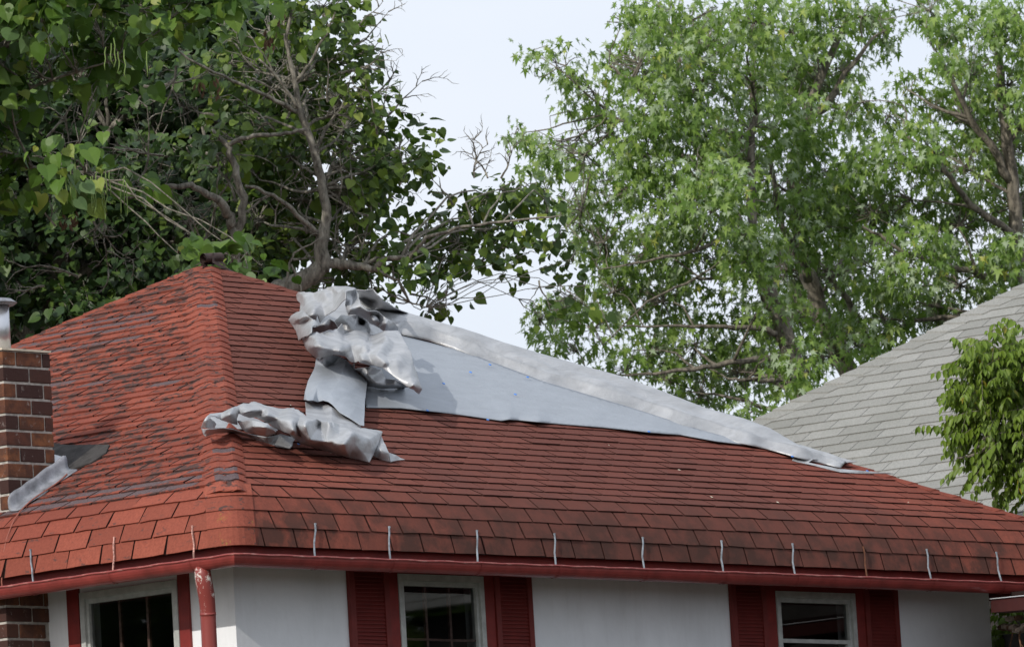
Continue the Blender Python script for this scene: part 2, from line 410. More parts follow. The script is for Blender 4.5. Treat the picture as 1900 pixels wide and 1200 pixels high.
TAB = .305
tabs = []   # (size, face, k, s0, w, clipped)
ncourse = int(TMAX/EXPO)
for face in 'RL':
    for k in range(ncourse):
        t0 = k*EXPO; ua = prof(t0)[0]; off = -(k % 2)*TAB/2+(.03 if face == 'R' else .06)+RNG.normal(0, .006)
        if k == 0: off += .02
        s = off
        while s < W:
            gp = .007; s0, s1 = s+gp, s+TAB-gp; s += TAB
            lo, hi = ua+(.02 if k > 3 else .15), W-ua-.02
            if s1 < lo+.03 or s0 > hi-.03: continue
            clipped = s0 < prof(t0+EXPO+.03)[0]+.01 or (k < 4 and s0 < ua+.15) or s1 > W-prof(t0+EXPO+.03)[0]-.01
            P = face_pt(face, (s0+s1)/2, t0+EXPO/2); px, py, d = proj(P)
            inframe = -10 < px < 1910 and -10 < py < 1210
            A = proj(face_pt(face, s0, t0)); B = proj(face_pt(face, s1, t0)); C = proj(face_pt(face, s0, t0+EXPO))
            size = abs((B[0]-A[0])*(C[1]-A[1])-(B[1]-A[1])*(C[0]-A[0])) if inframe else 0
            tabs.append((size, face, k, s0, s1-s0, clipped, inframe))
cand = sorted([t for t in tabs if not t[5] and t[6]], key=lambda t: -t[0])[:292]
chosen = set((t[1], t[2], t[3]) for t in cand)
# bare strips on the left slope: courses where granules washed off
def bare_of(face, k, smid):
    if face != 'L': return 0.
    P = face_pt(face, smid, k*EXPO); px, py, _ = proj(P)
    if k in (4, 5) and 10 < px < 380: return .72 if k == 4 else .62
    if k == 6 and 180 < px < 380: return .55
    if k in (32, 33, 34, 30) and px < 270: return .58
    if RNG.random() < .05 and px < 300: return .6
    return 0.
variants = {}
def variant(face, k, vi):
    kk = min(k, 6) if k < 6 else 6
    key = (face, kk, vi)
    if key in variants: return variants[key]
    rng = np.random.default_rng(1000+vi*17+kk*3+(0 if face == 'R' else 500))
    jit = .8 if face == 'R' else 1.7
    t0 = kk*EXPO
    bv = {0: 0., 4: .72, 5: .62, 6: 0.}.get(kk, 0.) if face == 'L' else 0.
    pts, fs = tab_geom(t0, TAB-.014, jit, rng, thick=.009 if face == 'R' else .011)
    Mi = frame_matrix(face, 0, t0).inverted(); mb = MB()
    vs = []
    for x, t, h in pts:
        P = face_pt(face, x if face == 'R' else -x, t, h); vs.append(Mi @ P)
    if face == 'L': pass
    mb.add(vs, fs); mb.m[-5:] = [0, 0, 0, 1, 1] if False else [0 if face == 'L' else 1]*3+[1, 1]
    n = len(vs)
    bare = []
    for x, t, h in pts:
        v = (t-t0)/EXPO; bare.append(bv*(1.0 if v > .3 else 0.0))
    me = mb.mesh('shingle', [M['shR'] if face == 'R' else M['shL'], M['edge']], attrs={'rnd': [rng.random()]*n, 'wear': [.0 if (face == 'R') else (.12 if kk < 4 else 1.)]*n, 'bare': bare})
    variants[key] = me; return me
stuff = {'R': [[], [], [], [], []], 'L': [[], [], [], [], []]}
for (size, face, k, s0, w, clipped, inframe) in tabs:
    t0 = k*EXPO
    if (face, k, s0) in chosen:
        vi = random.randrange(10)
        # use local-x pointing right in the picture on both faces
        o = link('shingle', variant(face, k, vi), roof_o)
        mw = frame_matrix(face, s0 if face == 'R' else s0+w, t0)
        mw = mw @ Matrix.Rotation(random.gauss(0, .0035), 4, 'Z')
        o.matrix_basis = mw
        o['seg'] = 1; del o['seg']
    else:
        jit = .8 if face == 'R' else 1.9
        if face == 'L' and RNG.random() < .012 and k > 7: continue   # a lost tab
        pts, fs = tab_geom(t0, w, jit, RNG, thick=.009 if face == 'R' else .012)
        bv = bare_of(face, k, s0+w/2)
        V, Fc, r_, w_, b_ = stuff[face]; n = len(V); rv = RNG.random()
        for x, t, h in pts:
            u = prof(t)[0]; s = min(max(s0+x, u+(.015 if k > 3 else .14)), W-u-.015)
            V.append(tuple(face_pt(face, s, t, h))); r_.append(rv)
            w_.append(0. if face == 'R' else (.12 if k < 4 else 1.)); vv = (t-t0)/EXPO; b_.append(bv*(1. if vv > .3 else 0.))
        for f in fs:
            f = tuple(i+n for i in f); Fc.append(f if face == 'R' else tuple(reversed(f)))
for face, mname in (('R', 'shR'), ('L', 'shL')):
    V, Fc, r_, w_, b_ = stuff[face]; mb = MB(); mb.v = V; mb.f = Fc; mb.m = ([0]*9+([1]*3 if face == 'R' else [0]*3)+[1]*2)*(len(Fc)//14)
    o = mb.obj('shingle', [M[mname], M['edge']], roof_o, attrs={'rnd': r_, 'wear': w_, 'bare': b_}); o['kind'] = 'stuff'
# simple sheets on the two far slopes
mb = MB()
for face in 'FB':
    for k in range(ncourse):
        t0, t1 = k*EXPO, k*EXPO+EXPO+.01; ua, ub = prof(t0)[0], prof(t1)[0]
        mb.add([face_pt(face, ua, t0, .009), face_pt(face, W-ua, t0, .009), face_pt(face, W-ub, t1, .001), face_pt(face, ub, t1, .001), face_pt(face, ua, t0, -.002), face_pt(face, W-ua, t0, -.002)], [(0, 1, 2, 3), (4, 5, 1, 0)])
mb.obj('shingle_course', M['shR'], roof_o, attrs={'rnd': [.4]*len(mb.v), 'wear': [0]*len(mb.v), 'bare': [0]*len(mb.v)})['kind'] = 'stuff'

# near hip: one cap per course, curved over the rounded hip
def hip_near(q, t, h):
    dl, dr = .235, .165
    u = prof(t)[0]
    r = .05*max(0, 1-abs(q)**1.5)+.004
    if q < 0: P = face_pt('L', u+(-q)*dl, t, h+r*.6)
    elif q > 0: P = face_pt('R', u+q*dr, t, h+r*.6)
    else:
        P = (face_pt('L', u, t, h)+face_pt('R', u, t, h))/2+Vector((-.02, -.02, .02))*.0
    if abs(q) < .34:  # round the arris
        A = face_pt('L', u+.34*dl, t, h+.030); B = face_pt('R', u+.34*dr, t, h+.030)
        mid = (face_pt('L', u, t, h)+face_pt('R', u, t, h))/2+Vector((-.55, -.55, 1)).normalized()*.002
        k = (q+.34)/.68; P = A*(1-k)**2+mid*2*k*(1-k)+B*k**2
    return P
qs = [-1, -.8, -.6, -.42, -.28, -.14, 0, .14, .28, .42, .6, .8, 1]
k = 3
while k*EXPO+.1 < TMAX-.12:
    t0 = k*EXPO+.02; mb = MB(); dt = [0, .5, 1.15]
    jitv = RNG.normal(0, .0022, len(qs)); vs = []
    for j, a in enumerate(dt):
        for i, q in enumerate(qs): vs.append(hip_near(q, t0+a*EXPO+(jitv[i] if j == 0 else 0), .010-.007*a+(0.002*RNG.random() if j == 0 else 0)))
    for i, q in enumerate(qs): vs.append(hip_near(q, t0+.002, .0))
    n = len(qs); fs = []
    for j in range(2):
        for i in range(n-1): fs.append((j*n+i, j*n+i+1, (j+1)*n+i+1, (j+1)*n+i))
    for i in range(n-1): fs.append((3*n+i, 3*n+i+1, i+1, i))
    # right end skirt
    vs += [hip_near(1, t0+.5*EXPO, -.004), hip_near(1, t0+1.15*EXPO, -.006), hip_near(1, t0, -.004)]
    fs.append((n-1, 4*n+2, 4*n, 2*n-1)); fs.append((2*n-1, 4*n, 4*n+1, 3*n-1))
    mb.add(vs, fs); mb.v = [tuple(v) for v in mb.v]
    ux = prof(t0)[0]
    wv = [(.9 if qs[i % n] < .3 else .25) if i < 4*n else .2 for i in range(4*n)]+[.2]*3
    bv = [0.]*len(vs)
    if k in (4, 5, 33, 8): bv = [(.75 if -.5 < qs[i % n] < .5 and i >= (n if k != 4 else 0) else 0.) for i in range(4*n)]+[0.]*3
    o = mb.obj('hip_cap_shingle', M['shL'], roof_o, attrs={'rnd': [RNG.random()]*len(vs), 'wear': wv, 'bare': bv})
    k += 1
# rounded corner pieces at the eave
for k, (ta, tb) in enumerate(((0, .135), (.125, .262), (.25, .40), (.37, .53))):
    mb = MB(); vs = []; n = 13; rows = 4
    for j in range(rows):
        t = ta+(tb-ta)*j/(rows-1); u, z = prof(t); hh = .013-.008*j/(rows-1)+.004
        ext = .215; rad = .13
        for i in range(n):
            q = i/(n-1)
            A = face_pt('L', u+ext, t, hh+.004); B = face_pt('R', u+ext*.9, t, hh+.004)
            C0 = (face_pt('L', u, t, hh)+face_pt('R', u, t, hh))/2
            # straight, round, straight
            if q < .3: P = A.lerp(face_pt('L', u+rad*.9, t, hh+.003), q/.3)
            elif q > .7: P = face_pt('R', u+rad*.9, t, hh+.003).lerp(B, (q-.7)/.3)
            else:
                kq = (q-.3)/.4; a = face_pt('L', u+rad*.9, t, hh+.003); b = face_pt('R', u+rad*.9, t, hh+.003); c = C0
                P = a*(1-kq)**2+c*2*kq*(1-kq)+b*kq**2
            vs.append(P)
    for i in range(n): vs.append(vs[i]+Vector((.008, .008, -.004)))
    fs = [(j*n+i, j*n+i+1, (j+1)*n+i+1, (j+1)*n+i) for j in range(rows-1) for i in range(n-1)]+[(rows*n+i, rows*n+i+1, i+1, i) for i in range(n-1)]
    mb.add(vs, fs); mb.obj('corner_cap_shingle', M['moss'], roof_o, smooth=False, attrs={'rnd': [.8]*len(vs), 'wear': [.16 if k < 2 else .4]*len(vs), 'bare': [0]*len(vs)})
# moss stains on the corner
# far hips: separate cap pieces
def hip_caps(cx, cy, sx, sy, mats, wear, t_from, t_to, a=.11, step=.127, lift=.012):
    t = t_from
    while t < t_to:
        mb = MB(); vs = []
        for j, tt in enumerate((t, t+step*.5, t+step+.03)):
            u, z = prof(tt); hgt = lift*(1-j*.42)+.012+RNG.normal(0, .001)
            P = Vector((cx+sx*u, cy+sy*u, z+hgt))
            slope = (APEX-.492)/(W/2-.31)
            ra = Vector((P.x+sx*0, P.y+sy*a, P.z)); rb = Vector((P.x+sx*a, P.y, P.z))
            ra.z = prof(tt)[1]+lift*(1-j*.42)+.004; rb.z = ra.z
            vs += [ra, ra.lerp(P, .6)+Vector((0, 0, .006)), P, rb.lerp(P, .6)+Vector((0, 0, .006)), rb]
        for i in range(5): vs.append(vs[i]-Vector((0, 0, .016)))
        fs = [(j*5+i, j*5+i+1, (j+1)*5+i+1, (j+1)*5+i) for j in range(2) for i in range(4)]+[(15+i, 15+i+1, i+1, i) for i in range(4)]
        vs += [vs[4]-Vector((0, 0, .012)), vs[9]-Vector((0, 0, .012)), vs[14]-Vector((0, 0, .012)), vs[0]-Vector((0, 0, .012)), vs[5]-Vector((0, 0, .012)), vs[10]-Vector((0, 0, .012))]
        fs += [(4, 20, 21, 9), (9, 21, 22, 14), (23, 0, 5, 24), (24, 5, 10, 25)]
        mb.add(vs, fs)
        mb.obj('hip_cap_shingle', mats, roof_o, attrs={'rnd': [RNG.random()]*len(vs), 'wear': [wear]*len(vs), 'bare': [0]*len(vs)})
        t += step
hip_caps(W, 0, -1, 1, M['shR'], 0, .30, TMAX-.15)
hip_caps(0, W, 1, -1, M['shL'], .6, .30, TMAX-.15)

# finial: torn brown ridge cap rolled up at the apex
ap = Vector((W/2, W/2, APEX))
fin = MB()
c0 = at(377, 480, (ap-CAM).dot(_F)-.1); rr = .036
def scroll(c, ax, r0, r1, turns, length, seg=26):
    a = ax.normalized(); e1 = a.cross(Vector((0, 0, 1))).normalized(); e2 = e1.cross(a); L = []
    for i in range(seg+1):
        th = turns*2*math.pi*i/seg; r = r0+(r1-r0)*i/seg
        L.append(c+e1*math.cos(th)*r+e2*math.sin(th)*r)
    return L+[p+a*length for p in L], [(i, i+1, seg+2+i, seg+1+i) for i in range(seg)]
axd = (_R*.9+_F*.75+Vector((0, 0, .05)))
v, f = scroll(c0, axd, .018, .048, 1.7, .17); fin.add(v, f)
p1 = at(401, 476, (c0-CAM).dot(_F)+.02); 
def quadpx(mb, pts, dep, th=.006):
    P = [at(x, y, dep+d) for x, y, d in pts]; n = len(P)
    mb.add(P+[p+_F*th for p in P], [tuple(range(n))]+[tuple(n+i for i in reversed(range(n)))]+[(i, (i+1) % n, n+(i+1) % n, n+i) for i in range(n)])
da = (ap-CAM).dot(_F)
quadpx(fin, [(394, 487, -.1), (394, 470, -.08), (397, 469, -.07), (398, 484, -.08), (422, 497, -.02), (412, 498, -.06)], da)
quadpx(fin, [(399, 484, -.06), (401, 470, -.02), (405, 471, 0), (405, 482, 0), (422, 495, 0)], da)
quadpx(fin, [(358, 495, .03), (376, 484, -.03), (386, 486, -.06), (372, 489, -.05)], da)
quadpx(fin, [(410, 498, -.05), (422, 497, -.02), (431, 503, .05), (454, 514, .14), (453, 519, .12), (432, 510, .0)], da)
fin.obj('torn_ridge_cap', M['brownmetal'], roof_o, smooth=False)

# ------------------------------------------------------------------ eave: fascia, soffit, gutter
mb = MB()
def ring(mb, u0, u1, z0, z1, mi=0):
    for (a, b) in (((u0, u0), (W-u0, u0)), ((u0, u0), (u0, W-u0)), ((W-u0, u0), (W-u0, W-u0)), ((u0, W-u0), (W-u0, W-u0))): pass
    o = [(u0, u0), (W-u0, u0), (W-u0, W-u0), (u0, W-u0)]; i_ = [(u1, u1), (W-u1, u1), (W-u1, W-u1), (u1, W-u1)]
    for k in range(4):
        k2 = (k+1) % 4
        vs = [(*o[k], z0), (*o[k2], z0), (*i_[k2], z0), (*i_[k], z0), (*o[k], z1), (*o[k2], z1), (*i_[k2], z1), (*i_[k], z1)]
        mb.add(vs, [(0, 3, 2, 1), (4, 5, 6, 7), (0, 1, 5, 4), (2, 3, 7, 6)], mi)
ring(mb, .135, .16, -.03, .12)
mb.obj('fascia', M['redpaint'], house)
mb = MB(); ring(mb, .161, OV+.1, .032, .045)
mb.obj('soffit', M['redpaint'], house)
GC, GR = .058, .062
GPROF = [(GC-GR*math.cos(a), -.008-.072*math.sin(a)) for a in [math.pi*i/12 for i in range(13)]]
def corners(u): return [(u, W-u), (u, u), (W-u, u)]
mb = MB()
for i in range(12):
    (u0, z0), (u1, z1) = GPROF[i], GPROF[i+1]
    A, B = corners(u0), corners(u1)
    for k in range(2):
        mb.add([(*A[k], z0), (*A[k+1], z0), (*B[k+1], z1), (*B[k], z1)], [(0, 1, 2, 3)])
        # inner skin
        A2, B2 = corners(u0+.003), corners(u1-.0)
        mb.add([(*A2[k], z0+.003), (*A2[k+1], z0+.003), (*B2[k+1], z1+.003), (*B2[k], z1+.003)], [(3, 2, 1, 0)])
gut = mb.obj('gutter', M['gutter'], house)
mb = MB(); pth = []
L0, L1 = 3.9, W
for k in range(61): pth.append((GC-GR, L0+ (0-L0)*k/60+ (0), -.006+.0025*math.sin(k*.9)))
pth = [(GC-GR-.001, L0*(1-k/60), -.004+.002*math.sin(k*1.3)) for k in range(60)]+[(GC-GR, GC-GR, -.004)]+[((W)*k/90+.02, GC-GR-.001, -.004+.002*math.sin(k*1.7)) for k in range(1, 91)]
mb.tube(pth, .0075, 6); mb.obj('rim_bead', M['bead'], gut, smooth=True)
def seam(face, s):
    mb = MB(); pr = [(GC-(GR+.004)*math.cos(a), -.008-.076*math.sin(a)) for a in [math.pi*i/12 for i in range(13)]]
    for i in range(12):
        (u0, z0), (u1, z1) = pr[i], pr[i+1]
        q = [(s-.012, u0, z0), (s+.012, u0, z0), (s+.012, u1, z1), (s-.012, u1, z1)]
        if face == 'L': q = [(b, a, c) for a, b, c in q]
        mb.add(q, [(0, 1, 2, 3)])
    mb.obj('seam_strap', M['gutter'], gut)
# hanger straps (px of top and foot)
HG = [(583, 968, 583, 1022, 'rod'), (720, 972, 723, 1033, 'rod'), (883, 983, 885, 1038, 'rod'), (1027, 985, 1030, 1043, 'rod'), (1191, 998, 1194, 1048, 'rod'),
      (1337, 1004, 1341, 1053, 'rod'), (1469, 1009, 1474, 1060, 'rod'), (1601, 1018, 1608, 1067, 'rust'), (1718, 1020, 1727, 1073, 'rod'), (1847, 1027, 1858, 1079, 'rod')]
HL = [(58, 1018, 62, 1075, 'rod'), (213, 993, 210, 1055, 'pinkrod'), (358, 975, 360, 1033, 'pinkrod')]
YN, XN = Vector((0, 1, 0)), Vector((1, 0, 0))
for face, lst in (('R', HG), ('L', HL)):
    for (tx, ty, bx, by, mt) in lst:
        nrm = YN if face == 'R' else XN
        b = onplane(bx, by, (0, 0, 0) if face == 'R' else (0, 0, 0), nrm)
        s = b.x if face == 'R' else b.y
        tp = onplane(tx, ty, (.0, .10, 0) if face == 'R' else (.10, 0, 0), nrm); s2 = tp.x if face == 'R' else tp.y
        pts = []
        bend_ = random.uniform(-.006, .006)
        for zz, uu, ss in ((-.008, .0, s), (.04, .022, s+(s2-s)*.2+bend_*.5), (.09, .048, s+(s2-s)*.42+bend_), (.14, .062, s+(s2-s)*.62+bend_), (.18, .074, s+(s2-s)*.8+bend_*.3), (.232, .098, s2)):
            ss += random.gauss(0, .0012)
            pts.append((ss, uu-.004, zz) if face == 'R' else (uu-.004, ss, zz))
        mb = MB()
        for i in range(len(pts)-1):
            p, q = Vector(pts[i]), Vector(pts[i+1]); wd = .0045
            if face == 'R': sv = Vector((wd, 0, 0)); nv = Vector((0, .004, 0))
            else: sv = Vector((0, wd, 0)); nv = Vector((.004, 0, 0))
            vs = [p-sv-nv, p+sv-nv, p+sv+nv, p-sv+nv, q-sv-nv, q+sv-nv, q+sv+nv, q-sv+nv]
            mb.add(vs, [(0, 1, 5, 4), (1, 2, 6, 5), (2, 3, 7, 6), (3, 0, 4, 7), (0, 3, 2, 1), (4, 5, 6, 7)])
        nailp = Vector(pts[-1])+(Vector((0, -.008, -.006)) if face == 'R' else Vector((-.008, 0, -.006)))
        mb.tube([nailp, nailp+(Vector((0, .012, 0)) if face == 'R' else Vector((.012, 0, 0)))], .007, 6)
        hgo = mb.obj('gutter_strap', M[mt], house)
        if mt == 'rust': hgo['label'] = 'rusted brown gutter strap'
        seam(face, s+.05)
# downspout
mb = MB()
dz = onplane(376, 1052, (.06, 0, 0), XN); yd = dz.y
mb.tube([(.058, yd, -.05), (.058, yd, -.10), (.064, yd-.002, -.16), (.085, yd+.004, -.23), (.105, yd+.018, -.30), (.115, yd+.028, -.40), (.118, yd+.034, -.8), (.118, yd+.04, GZ+.1)], [.050, .054, .055, .054, .052, .051, .050, .050], 24)
mb.tube([(.1105, yd+.023, -.345), (.1125, yd+.025, -.365)], .0535, 24)
mb.obj('downspout', M['pipe'], house, smooth=True)

# ------------------------------------------------------------------ walls
def wR(px, py): p = onplane(px, py, (0, OV, 0), YN); return p.x, p.z
def wL(px, py): p = onplane(px, py, (OV, 0, 0), XN); return p.y, p.z
def holes_wall(mb, s0, s1, z0, z1, holes, fr, depth=.14):
    xs = sorted({s0, s1} | {h[0] for h in holes} | {h[1] for h in holes}); zs = sorted({z0, z1} | {h[2] for h in holes} | {h[3] for h in holes})
    for i in range(len(xs)-1):
        for j in range(len(zs)-1):
            cx, cz = (xs[i]+xs[i+1])/2, (zs[j]+zs[j+1])/2
            if any(h[0] < cx < h[1] and h[2] < cz < h[3] for h in holes): continue
            mb.add([fr(xs[i], 0, zs[j]), fr(xs[i+1], 0, zs[j]), fr(xs[i+1], 0, zs[j+1]), fr(xs[i], 0, zs[j+1])], [(0, 1, 2, 3)])
    for (a, b, c, d) in holes:
        for q in (((a, 0, c), (a, depth, c), (a, depth, d), (a, 0, d)), ((b, 0, c), (b, 0, d), (b, depth, d), (b, depth, c)), ((a, 0, d), (a, depth, d), (b, depth, d), (b, 0, d)), ((a, 0, c), (b, 0, c), (b, depth, c), (a, depth, c))):
            mb.add([fr(*p) for p in q], [(0, 1, 2, 3)])
frR = lambda s, d, z: Vector((s, OV+d, z))
frL = lambda s, d, z: Vector((OV+d, s, z))
x1a, zt1 = wR(733, 1064); x1b, _ = wR(891, 1070); x2a, zt2 = wR(1434, 1096); x2b, _ = wR(1581, 1105)
zt = (zt1+zt2)/2
yb, ztl = wL(152, 1095); ya, _ = wL(332, 1066)
ZB = zt-1.35
WTOP = .031
hR = [(x1a+.02, x1b-.02, ZB, zt1-.01), (x2a+.02, x2b-.02, ZB, zt2-.01)]
hL = [(ya+.02, yb-.02, ZB, min(ztl, -.06)-.01)]
mb = MB(); holes_wall(mb, OV, W-OV, GZ, WTOP, hR, frR); mb.obj('wall', M['stucco'], house)['label'] = 'shaded front wall of white stucco'
mb = MB(); holes_wall(mb, OV, W-OV, GZ, WTOP, hL, frL); mb.obj('wall', M['stucco'], house)['label'] = 'sunlit side wall of white stucco'
mb = MB(); mb.add([(W-OV, OV, GZ), (W-OV, W-OV, GZ), (W-OV, W-OV, WTOP), (W-OV, OV, WTOP), (OV, W-OV, GZ), (OV, W-OV, WTOP)], [(0, 1, 2, 3), (1, 4, 5, 2)])
mb.obj('wall', M['stucco'], house)
# rooms behind the panes
for (a, b, c, d), fr in [(h, frR) for h in hR]+[(h, frL) for h in hL]:
    mb = MB(); q = lambda *v: fr(*v)
    D = 1.6; e = .5
    P = [q(a-e, .141, c-.3), q(b+e, .141, c-.3), q(b+e, D, c-.3), q(a-e, D, c-.3), q(a-e, .141, d+.03), q(b+e, .141, d+.03), q(b+e, D, d+.03), q(a-e, D, d+.03)]
    mb.add(P, [(0, 1, 2, 3), (4, 5, 6, 7), (1, 2, 6, 5), (2, 3, 7, 6), (3, 0, 4, 7)])
    mb.obj('room_shell', M['dark'], house)

def window(a, b, z0, z1, fr, style, d0=-.03):
    wn = empty('window', fr((a+b)/2, 0, z0)); wn.parent = house; wn.matrix_parent_inverse = world_of(house).inverted()
    tt = .045
    # outer casing and inner sash frame
    mb = MB(); fw = .042
    mb.box((a, d0, z0), (a+fw, .03, z1), fr=fr); mb.box((b-fw, d0, z0), (b, .03, z1), fr=fr)
    mb.box((a+fw+.0005, d0, z1-tt), (b-fw-.0005, .03, z1), fr=fr); mb.box((a-.02, d0-.03, z0-.05), (b+.02, .03, z0-.001), fr=fr)
    mb.obj('frame', M['cream'], wn)
    mb = MB(); sw = .024; A, B, T = a+fw+.001, b-fw-.001, z1-tt-.001
    mb.box((A, -.012, z0), (A+sw, .04, T), fr=fr); mb.box((B-sw, -.012, z0), (B, .04, T), fr=fr); mb.box((A+sw+.0005, -.012, T-.032), (B-sw-.0005, .04, T), fr=fr)
    mb.obj('sash', M['cream'] if style != 'L' else M['cream'], wn)
    A += sw; B -= sw; T -= .032
    mb = MB(); mb.add([fr(A, .012, z0), fr(B, .012, z0), fr(B, .012, T), fr(A, .012, T)], [(0, 1, 2, 3) if style != 'L' else (3, 2, 1, 0)]); mb.obj('pane', M['glass'], wn)
    if style in ('grid', 'L'):
        mt = M['muntin']; w2 = .011
        for k in (1, 2):
            s = A+(B-A)*k/3; mb = MB(); mb.box((s-w2, .016, z0), (s+w2, .036, T), fr=fr); mb.obj('muntin', mt, wn)
        hz = .36 if style == 'grid' else .39
        z = T-hz
        while z > z0:
            mb = MB(); mb.box((A, .014, z-.008), (B, .034, z+.008), fr=fr); mb.obj('muntin', mt, wn); z -= hz
        if style == 'grid':
            mb = MB(); mb.box((A-.002, .15, z0), (A+.16*(B-A), .16, T-.02), fr=fr); mb.obj('curtain', M['dark'], wn)
    else:
        mz = T-.262
        mb = MB(); mb.box((A, -.010, mz-.028), (B, .011, mz), fr=fr); mb.box((B-.03, -.010, z0), (B-.001, .011, mz-.0285), fr=fr); mb.obj('meeting_rail', M['cream'], wn)
        for (p, q, top) in ((.02, .24, -.06), (.38, .66, .03), (.7, .98, -.05)):
            mb = MB(); mb.box((A+(B-A)*p, .5, z0), (A+(B-A)*q, .52, mz+top), fr=fr); mb.obj('curtain', M['curtain'], wn)
    return wn
window(x1a, x1b, ZB, zt1, frR, 'grid'); window(x2a, x2b, ZB, zt2, frR, 'sash')
window(ya, yb, ZB, min(ztl, -.05), frL, 'L')
# red casings beside and above the windows
def strip(s0, s1, z0, z1, fr, d=-.022, name='casing'):
    mb = MB(); mb.box((s0, d, z0), (s1, -.001, z1), fr=fr); mb.obj(name, M['redpaint'], house)
for (a, b, zt_, sl, sr) in ((x1a, x1b, zt1, wR(716.5, 1100)[0], wR(912, 1100)[0]), (x2a, x2b, zt2, wR(1415.5, 1110)[0], wR(1598, 1110)[0])):
    strip(sl, a-.002, ZB-.05, WTOP-.002, frR); strip(b+.002, sr, ZB-.05, WTOP-.002, frR); strip(a-.0015, b+.0015, zt_+.002, WTOP-.002, frR, -.0225, 'head_casing')
strip(wL(150.5, 1140)[0], wL(129, 1140)[0], ZB-.05, WTOP-.002, frL); strip(wL(353, 1100)[0], wL(334, 1100)[0], ZB-.05, WTOP-.002, frL)
# shutters
SLAT = None
def shutter(s0, s1, label):
    sh = empty('shutter', frR((s0+s1)/2, 0, ZB)); sh.parent = house; sh.matrix_parent_inverse = world_of(house).inverted(); sh['label'] = label
    st = .048; zt_ = WTOP-.004
    for (p, q) in ((s0, s0+st), (s1-st, s1)):
        mb = MB(); mb.box((p, -.035, ZB-.03), (q, -.003, zt_), fr=frR); mb.obj('stile', M['redslat'], sh)
    mb = MB(); mb.box((s0+st+.0005, -.033, zt_-.05), (s1-st-.0005, -.003, zt_), fr=frR); mb.box((s0+st, -.03, ZB-.03), (s1-st, -.003, ZB+.03), fr=frR)
    mb.box((s0+st, -.006, ZB+.03), (s1-st, -.002, zt_-.05), fr=frR); mb.obj('rail', M['redslat'], sh)
    wid = s1-s0-2*st-.001; mb = MB()
    mb.add([(0, -.027, -.013), (wid, -.027, -.013), (wid, -.009, .016), (0, -.009, .016), (0, -.027, -.008), (wid, -.027, -.008), (wid, -.012, .016), (0, -.012, .016)],
           [(4, 5, 6, 7), (0, 1, 5, 4), (0, 3, 2, 1), (0, 4, 7, 3), (1, 2, 6, 5)])
    me = mb.mesh('slat', [M['redslat']]); z = zt_-.07
    while z > ZB+.04:
        o = link('slat', me, sh); o.matrix_basis = Matrix.Translation((s0+st+.0005, OV, z)); z -= .0262
shutter(wR(643, 1100)[0], wR(716, 1100)[0], 'louvred shutter left of the first front window')
shutter(wR(912.5, 1100)[0], wR(981, 1100)[0], 'louvred shutter right of the first front window')
shutter(wR(1351, 1105)[0], wR(1415, 1105)[0], 'louvred shutter left of the second front window')
shutter(wR(1598.5, 1110)[0], wR(1660, 1110)[0], 'louvred shutter right of the second front window')
# faint vertical crack batten on the shaded wall
# ------------------------------------------------------------------ chimney
chim = empty('chimney', (.3, 2.3, GZ)); chim.parent = house; chim.matrix_parent_inverse = world_of(house).inverted()
CX0 = .40; pA = onplane(6.5, 700, (CX0, 0, 0), XN); CY = pA.y; CXL = .18; CYL = onplane(11, 1130, (CXL, 0, 0), XN).y
pb = onplane(94, 700, (0, CY, 0), YN); CX1 = pb.x
ptop = onplane(94, 655, (0, CY, 0), YN); CZT = ptop.z
CYB = CY+.55
mb = MB(); mb.box((CX0+.008, CY+.008, .05), (CX1-.008, CYB-.008, CZT-.002)); mb.box((CXL+.008, CYL+.008, GZ), (OV+.02, CYL+.6, -.0)); mb.obj('mortar_core', M['mortar'], chim)
mb = MB()
mb.box((CX0-.012, CY-.012, CZT), (CX1+.004, CYB+.01, CZT+.014)); mb.obj('cap_slab', M['concrete'], chim)
BH, BL, JT = .092, .232, .017
def brick_obj(lo, hi):
    mb = MB(); b = .004; x0, y0, z0 = [c+random.uniform(-.001, .001) for c in lo]; x1, y1, z1 = hi
    vs = []
    for (zz, ins) in ((z0, b), (z0+b, 0), (z1-b, 0), (z1, b)):
        vs += [(x0+ins, y0+ins, zz), (x1-ins, y0+ins, zz), (x1-ins, y1-ins, zz), (x0+ins, y1-ins, zz)]
    fs = [(3, 2, 1, 0), (12, 13, 14, 15)]+[(r*4+i, r*4+(i+1) % 4, r*4+4+(i+1) % 4, r*4+4+i) for r in range(3) for i in range(4)]
    mb.add(vs, fs); mb.obj('brick', M['brick'], chim, attrs={'rnd': [0.]*len(vs)})
def courses(cx0, cx1, cy, cyb, ztop_, zbot, clip):
    z = ztop_-JT*.5; row = 0
    while z > zbot:
        z0, z1 = z-BH, z
        if row % 2 == 0: cuts = [0, .125+random.uniform(-.01, .01), .365+random.uniform(-.01, .01), cx1-cx0]
        else: cuts = [0, .245+random.uniform(-.01, .01), cx1-cx0]
        for i in range(len(cuts)-1):
            a = cx0+cuts[i]+(JT/2 if i else 0); b = cx0+cuts[i+1]-(JT/2 if i < len(cuts)-2 else 0)
            if a >= clip-.03: continue
            brick_obj((a, cy+random.uniform(-.003, .002), z0), (min(b, clip), cy+.09, z1))
        c2 = cy+.09+JT
        while c2 < cyb-.03:
            e = min(c2+(BL if row % 2 else BL*.5 if c2 < cy+.12 else BL), cyb); brick_obj((cx0+random.uniform(-.003, .002), c2, z0), (cx0+.09, e, z1)); c2 = e+JT
        z -= BH+JT; row += 1
courses(CX0, CX1, CY, CYB, CZT, .35, 9); courses(CXL, CXL+.49, CYL, CYL+.6, -.005, -1.2, OV-.002)
